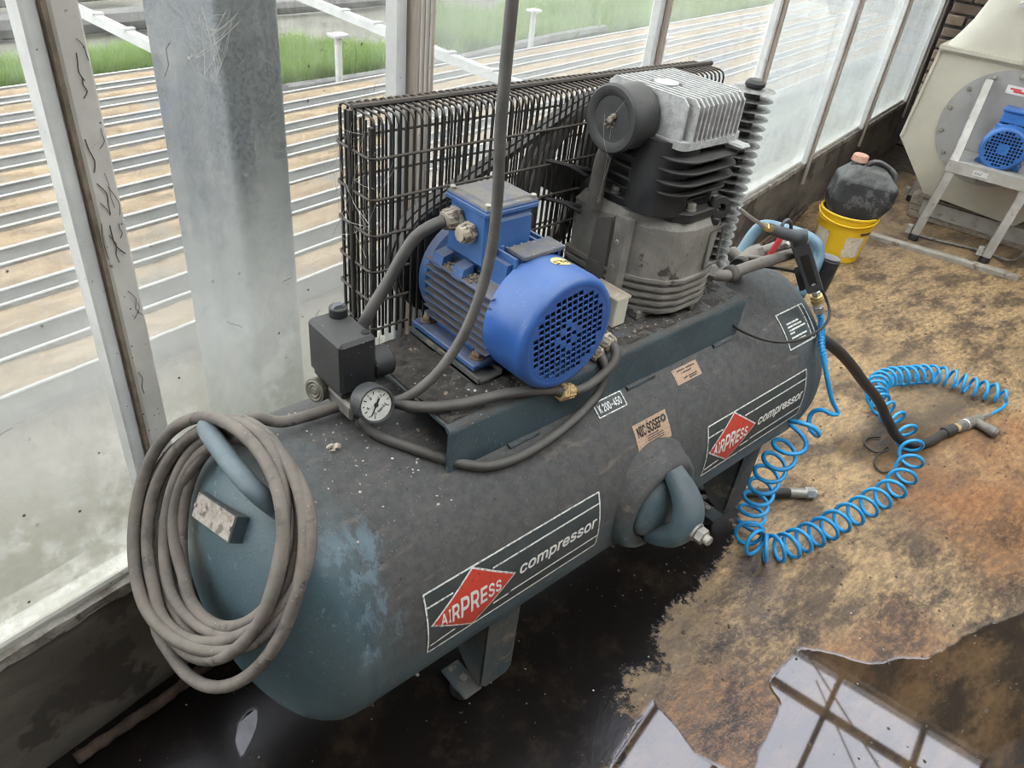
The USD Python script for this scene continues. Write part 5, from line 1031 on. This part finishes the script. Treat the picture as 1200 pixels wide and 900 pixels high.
# outlet duct rising from the casing, square below and round above
V = []; n = 40
for k, (zz, ow, sw, oc, sc_, pw) in enumerate(((.776, .33, .115, -.60, 4.045, 6.0), (.84, .30, .115, -.605, 4.045, 4.0), (.90, .275, .120, -.61, 4.045, 3.0), (.98, .255, .13, -.615, 4.045, 2.2), (1.2, .25, .15, -.62, 4.045, 2.0), (1.6, .25, .15, -.62, 4.045, 2.0))):
    for a in np.linspace(0, 2 * pi, n, endpoint=False):
        c_, s_ = cos(a), sin(a); r_ = (abs(c_) ** pw + abs(s_) ** pw) ** (-1 / pw); V.append((sc_ + sw * r_ * s_, oc + ow * r_ * c_, zz))
F = []
for k in range(5):
    for i in range(n): a, b = k * n + i, k * n + (i + 1) % n; F += [[a, b, b + n], [a, b + n, a + n]]
dm = trimesh.Trimesh(V, F, process=False); dm.fix_normals(); obj('outlet_duct', W(dm), 'cream_pale', t, smooth=60)
obj('duct_flange', W(hull([(s, o, z) for s in (3.905, 4.175) for o in (-.95, -.262) for z in (.774, .790)])), 'cream_paint', t, smooth=False)
obj('duct_bolt', W(cat([cyl((3.925, -.52, 1.0), (3.885, -.51, .995), .014, 14, ch=.002)])), 'chrome', t)
obj('duct_patch', W(cbox((3.905, -.92, .775), (3.932, -.60, .86), .003)), 'plate_grey', t)
# round grey plate with its bolts
DC = (-.628, .500); DR = .252
pl = obj('round_plate', W(cat([lathe([(0, 0), (DR, 0), (DR, -.008), (0, -.008)], 72, (CS0, *DC), (1, 0, 0), (0, 1, 0))])), 'plate_grey', t, smooth=30)
for k in range(14):
    a = radians(12 + 360 / 14 * k); o, z = DC[0] + (DR - .022) * cos(a), DC[1] + (DR - .022) * sin(a)
    obj('plate_bolt', W(cat([cyl((CS0 - .006, o, z), (CS0 - .0105, o, z), .0105, 14), hexnut((CS0 - .0105, o, z), (-1, 0, 0), .008, .009)])), 'bolt_grey', pl)
obj('red_label', W(bx((CS0 - .0095, -.70, .655), (CS0 - .0085, -.585, .690))), 'roof_white', pl, smooth=False); obj('label_print', W(cat([bx((CS0 - .0100, -.66, .664), (CS0 - .0094, -.615, .672)), bx((CS0 - .0100, -.645, .673), (CS0 - .0094, -.60, .680))])), 'red_lever', pl, smooth=False)
# stand: legs of angle, beam, shelf, upright against the casing
SF = 3.655
def angle(p0, p1, w=.040, th=.005):  # an L section running from p0 to p1 in wall coordinates, flanges along +s and -o
    p0, p1 = np.array(p0, float), np.array(p1, float)
    return W(cat([hull([p + d for p in (p0, p1) for d in ((0, 0, 0), (th, 0, 0), (0, -w, 0), (th, -w, 0))]), hull([p + d for p in (p0, p1) for d in ((0, 0, 0), (w, 0, 0), (0, -th, 0), (w, -th, 0))])]))
for p0, p1 in (((SF, -.488, .032), (SF, -.520, .350)), ((SF, -.800, .030), (SF, -.820, .350)), ((4.22, -.34, .032), (4.22, -.37, .350)), ((4.22, -.86, .032), (4.22, -.86, .350))):
    lg = obj('stand_leg', angle(p0, p1), 'stand_alu', t, smooth=False)
    obj('rubber_foot', W(cyl((p0[0] + .02, p0[1] - .02, .0), (p0[0] + .02, p0[1] - .02, .030), .023, 16, ch=.003)), 'black_rubber', lg); obj('foot_bracket', W(hull([(p0[0] + a, p0[1] + b, z) for a in (-.004, .03) for b in (.0, .022) for z in (.030, .066)])), 'stand_alu', lg, smooth=False)
obj('front_beam', W(cat([cbox((SF - .003, -1.15, .342), (SF + .002, -.515, .392), .001), cbox((SF - .003, -1.15, .388), (SF + .05, -.515, .393), .001)])), 'stand_alu', t, smooth=False)
obj('shelf', W(cbox((SF + .002, -1.15, .380), (CS0 - .012, -.515, .3865), .001)), 'stand_alu', t, smooth=False)
obj('upright', angle((SF + .01, -.516, .392), (CS0 - .055, -.492, .700), .036), 'stand_alu', t, smooth=False)
obj('side_beam', W(cbox((SF, -.522, .345), (4.24, -.515, .392), .001)), 'stand_alu', t, smooth=False)
obj('low_plate', W(hull([(s, o, z) for s in (3.98, 3.99) for o, z in ((-.45, .03), (-1.1, .03), (-.45, .10), (-1.1, .10))])), 'stand_alu', t, smooth=False)
obj('beam_label', W(bx((SF - .0045, -.685, .355), (SF - .0035, -.625, .378))), 'roof_white', t, smooth=False); q = meshkit.text_mesh('A42', .011, .0006); q.vertices[:, 0] -= .012; obj('label_print', W(frame_to(q, (SF - .0046, -.643, .361), (-1, 0, 0), (0, -1, 0))), 'ink_black', t, smooth=False)
# its motor, shaft along s
mo2 = obj('fan_motor', W(cat([cyl((CS0, -.69, .475), (3.735, -.69, .475), .072, 32), cbox((3.76, -.765, .5), (3.84, -.62, .56), .006), hull([(s, o, z) for s in (3.76, 3.84) for o, z in ((-.60, .388), (-.78, .388), (-.60, .398), (-.78, .398), (-.64, .44), (-.74, .44))])])), 'far_blue', t, smooth=35)
for k in range(13):
    a = radians(15 + 150 / 12 * k); d = np.array([0, cos(a), sin(a)]); e = np.array([0, -sin(a), cos(a)]) * .002; c_ = np.array([0, -.69, .475]); obj('motor_fin', W(hull([c_ + d * r_ + e * q + np.array([s, 0, 0]) for r_ in (.065, .094) for q in (-1, 1) for s in (3.765, 3.90)])), 'far_fin', mo2, smooth=False)
obj('motor_cover', W(lathe([(.091, .045), (.093, .045), (.093, -.0), (.090, -.012), (.082, -.018), (.074, -.018), (.074, -.012), (.091, .0), (.091, .045)], 44, (3.718, -.69, .475), (1, 0, 0), (0, 1, 0))), 'far_blue', mo2, smooth=40)
hl = unary_union([sbox(i * .0135 - .0048, j * .0135 - .0048, i * .0135 + .0048, j * .0135 + .0048) for i in range(-5, 6) for j in range(-5, 6) if .026 < np.hypot(i, j) * .0135 < .069])
obj('motor_grille', W(prism(Point(0, 0).buffer(.076).difference(hl), .003, (3.703, -.69, .475), (-1, 0, 0), (0, -1, 0))), 'far_blue', mo2, smooth=False); obj('motor_fan', W(cyl((3.73, -.69, .475), (3.71, -.69, .475), .07, 30)), 'grille_dark', mo2)
obj('motor_terminal_box', W(cat([cbox((3.765, -.76, .565), (3.845, -.625, .612), .005), cbox((3.760, -.765, .610), (3.85, -.62, .624), .004)])), 'far_blue', mo2)
obj('cable', tube(spline([wp(3.70, -.86, .33), wp(3.67, -.95, .12), wp(3.72, -.92, .03), wp(3.78, -.80, .012), wp(3.74, -.62, .010), wp(3.72, -.50, .010)], .02), .007, 8), 'pipe_grey', t, smooth=True)
# wooden blocks and floor rail by the stand
for k, (s0, s1, o0, o1, z0, z1, lb) in enumerate(((3.99, 4.10, -1.2, -.40, .0, .032, 'lowest grey board of the stack under the blower'), (4.0, 4.09, -1.2, -.395, .033, .062, 'middle grey board of the stack under the blower'), (3.995, 4.10, -1.2, -.39, .063, .112, 'thick top timber of the stack under the blower'))):
    b_ = rough(cbox((s0, o0, z0), (s1, o1, z1), .003), .0012, 20, k, .05); obj('timber_block', W(b_), 'wood_grey', '/World', smooth=30, label=lb, cat='timber', group='timber under the blower')
t = thing('floor_rail', 'grey metal rail lying across the floor in front of the blower', 'rail', wloc(3.55, -.62, 0))
A, B = np.array([3.520, .552, 0]), np.array([3.695, .008, 0]); d = (B - A) / np.linalg.norm(B - A); sd = np.array([-d[1], d[0], 0])
obj('rail', hull([p + sd * w_ + np.array([0, 0, z]) for p in (A, B) for w_, z in ((-.020, -.004), (.020, -.004), (-.020, .018), (.020, .018), (-.016, .022), (.016, .022))]), 'rail_grey', t, smooth=False); obj('rail_end', hull([B + d * a + sd * w_ + np.array([0, 0, z]) for a in (.002, .055) for w_ in (-.024, .024) for z in (-.004, .016)]), 'wood_grey', t, smooth=False)
# broken sticks along the plinth behind the bucket
for k, (s0, o0, s1, o1, z0, z1, r_) in enumerate(((2.75, -.05, 3.5, -.03, .02, .05, .012), (2.9, -.06, 3.35, -.02, .05, .08, .009), (2.6, -.125, 3.15, -.105, .014, .016, .014))):
    obj('wooden_stick', rough(tube(spline([wp(s0, o0, z0), wp((s0 + s1) / 2, (o0 + o1) / 2 - .01, (z0 + z1) / 2 - .004), wp(s1, o1, z1)], .03), r_, 8), .002, 50, k), 'rust_bar', '/World', smooth=True, label=['longest brown stick along the plinth behind the bucket', 'thin upper stick leaning on the plinth by the bucket', 'short thick stick on the floor along the plinth'][k], cat='stick')

# ================================================================== SMALL DIRT (nobody could count it)
obj('floor_flakes', chips(190, lambda r: (r.uniform(-.1, 1.6), r.uniform(-.75, .2), .0), .0008, .0026, .5, 3), 'flake_pale', label='pale flakes scattered on the wet black floor', cat='debris', kind='stuff')
obj('floor_crumbs', chips(520, lambda r: (r.uniform(1.0, 3.0), r.uniform(-.9, .25), .0), .0015, .0045, .5, 5), 'dirt_dark', label='dark crumbs scattered on the tan floor', cat='debris', kind='stuff')
obj('plate_crumbs', chips(900, lambda r: (r.uniform(PX0 + .01, PX1 - .01), r.uniform(PY0 + .015, PY1 - .02), PZ), .0008, .0028, .6, 7), 'crumb_brown', C, smooth=False, kind='stuff')
obj('plate_flakes', chips(70, lambda r: (r.uniform(PX0 + .01, .86), r.uniform(PY0 + .02, PY1 - .02), PZ), .0012, .0032, .4, 8), 'flake_pale', C, smooth=False, kind='stuff')
def on_shell(r):
    a = radians(r.uniform(45, 120)); x = r.uniform(.31, .50); return on_tank(x, a)
obj('shell_flakes', chips(60, on_shell, .0010, .0026, .5, 9), 'flake_pale', C, smooth=False, kind='stuff')
obj('shell_crumbs', chips(260, lambda r: on_tank(r.uniform(.31, 1.3), radians(r.uniform(60, 110))), .0008, .0022, .6, 10), 'crumb_brown', C, smooth=False, kind='stuff')
# dead leaf caught on the gauge side of the tank and dirt on the motor
obj('dry_leaf', chips(7, lambda r: on_tank(.375, radians(82)) + r.uniform(-.006, .006, 3) * [1, 1, .4], .004, .007, .5, 12), 'gland_beige', label='small dry leaf on the tank beside the gauge', cat='leaf')
obj('motor_debris', chips(240, lambda r: (MX - .062 + r.uniform(-.018, .018) + .0, r.uniform(-.02, .075), MZ + .047 + r.uniform(-.003, .003)), .0012, .0032, .7, 13), 'crumb_brown', C, smooth=False, kind='stuff')
# cobwebs: threads on the basket corner and the filter
def web(name, pts, seed, n, label):
    r = np.random.default_rng(seed); P_ = [np.array(p) for p in pts]; ms = []
    for _ in range(n):
        a, b = P_[r.integers(len(P_))] + r.uniform(-.008, .008, 3), P_[r.integers(len(P_))] + r.uniform(-.008, .008, 3); mid = (a + b) / 2 + [0, 0, -.1 * np.linalg.norm(a - b)] + r.uniform(-.004, .004, 3); ms.append(tube(spline([a, mid, b], .01), r.choice([.0002, .00028, .0004]), 4))
    obj(name, cat(ms), 'web', label=label, cat='cobweb', kind='stuff')
web('basket_cobweb', [(GX0 - .003, y, z) for y in (GY0, GY0 + .04, GY1) for z in (.82, .87, .92, .97, 1.0)] + [(GX0 + .03, GY0 - .004, z) for z in (.84, .9, .95)], 3, 26, 'cobweb threads on the near corner of the mesh belt guard')
web('filter_cobweb', [(.868, FY - .03, FZ2 + .04), (.868, FY, FZ2), (.868, FY + .002, FZ2 - .01), (.87, FY - .01, FZ2 - .05), (.893, .03, .90), (.90, .03, .86)], 4, 7, 'cobweb threads hanging over the round air filter')

# dead tendrils clinging to the near mullion and the glass, and a torn web by the column
r = np.random.default_rng(21); ms = []
for _ in range(16):
    z = r.uniform(.55, 1.1); a = r.uniform(-.3, .3); L = r.uniform(.012, .05); s0 = .222 + r.uniform(-.008, .016)
    ms.append(tube(spline([wp(s0 + L * q * sin(a) + r.uniform(-.004, .004), -.0315, z + L * (q - .5)) for q in (0, .33, .66, 1)], .006), r.uniform(.0003, .0007), 5))
for _ in range(13):
    z = r.uniform(.45, 1.1); L = r.uniform(.008, .045); s0 = r.uniform(.02, .72); a = r.uniform(0, pi)
    ms.append(tube(spline([wp(s0 + L * q * cos(a) + r.uniform(-.004, .004), .0125, z + L * q * sin(a) + r.uniform(-.004, .004)) for q in (0, .33, .66, 1)], .006), r.uniform(.0003, .0006), 5))
obj('dead_tendrils', cat(ms), 'dirt_dark', label='thin dead tendrils clinging to the nearest mullion and panes', cat='tendrils', kind='stuff')
web('window_cobweb', [tuple(wp(.40 + a, .010, 1.05 + b)) for a, b in ((0, .06), (.02, .03), (.03, 0), (.01, -.02), (.05, .05), (-.01, .01))], 6, 22, 'torn white cobweb on the pane at the column top')
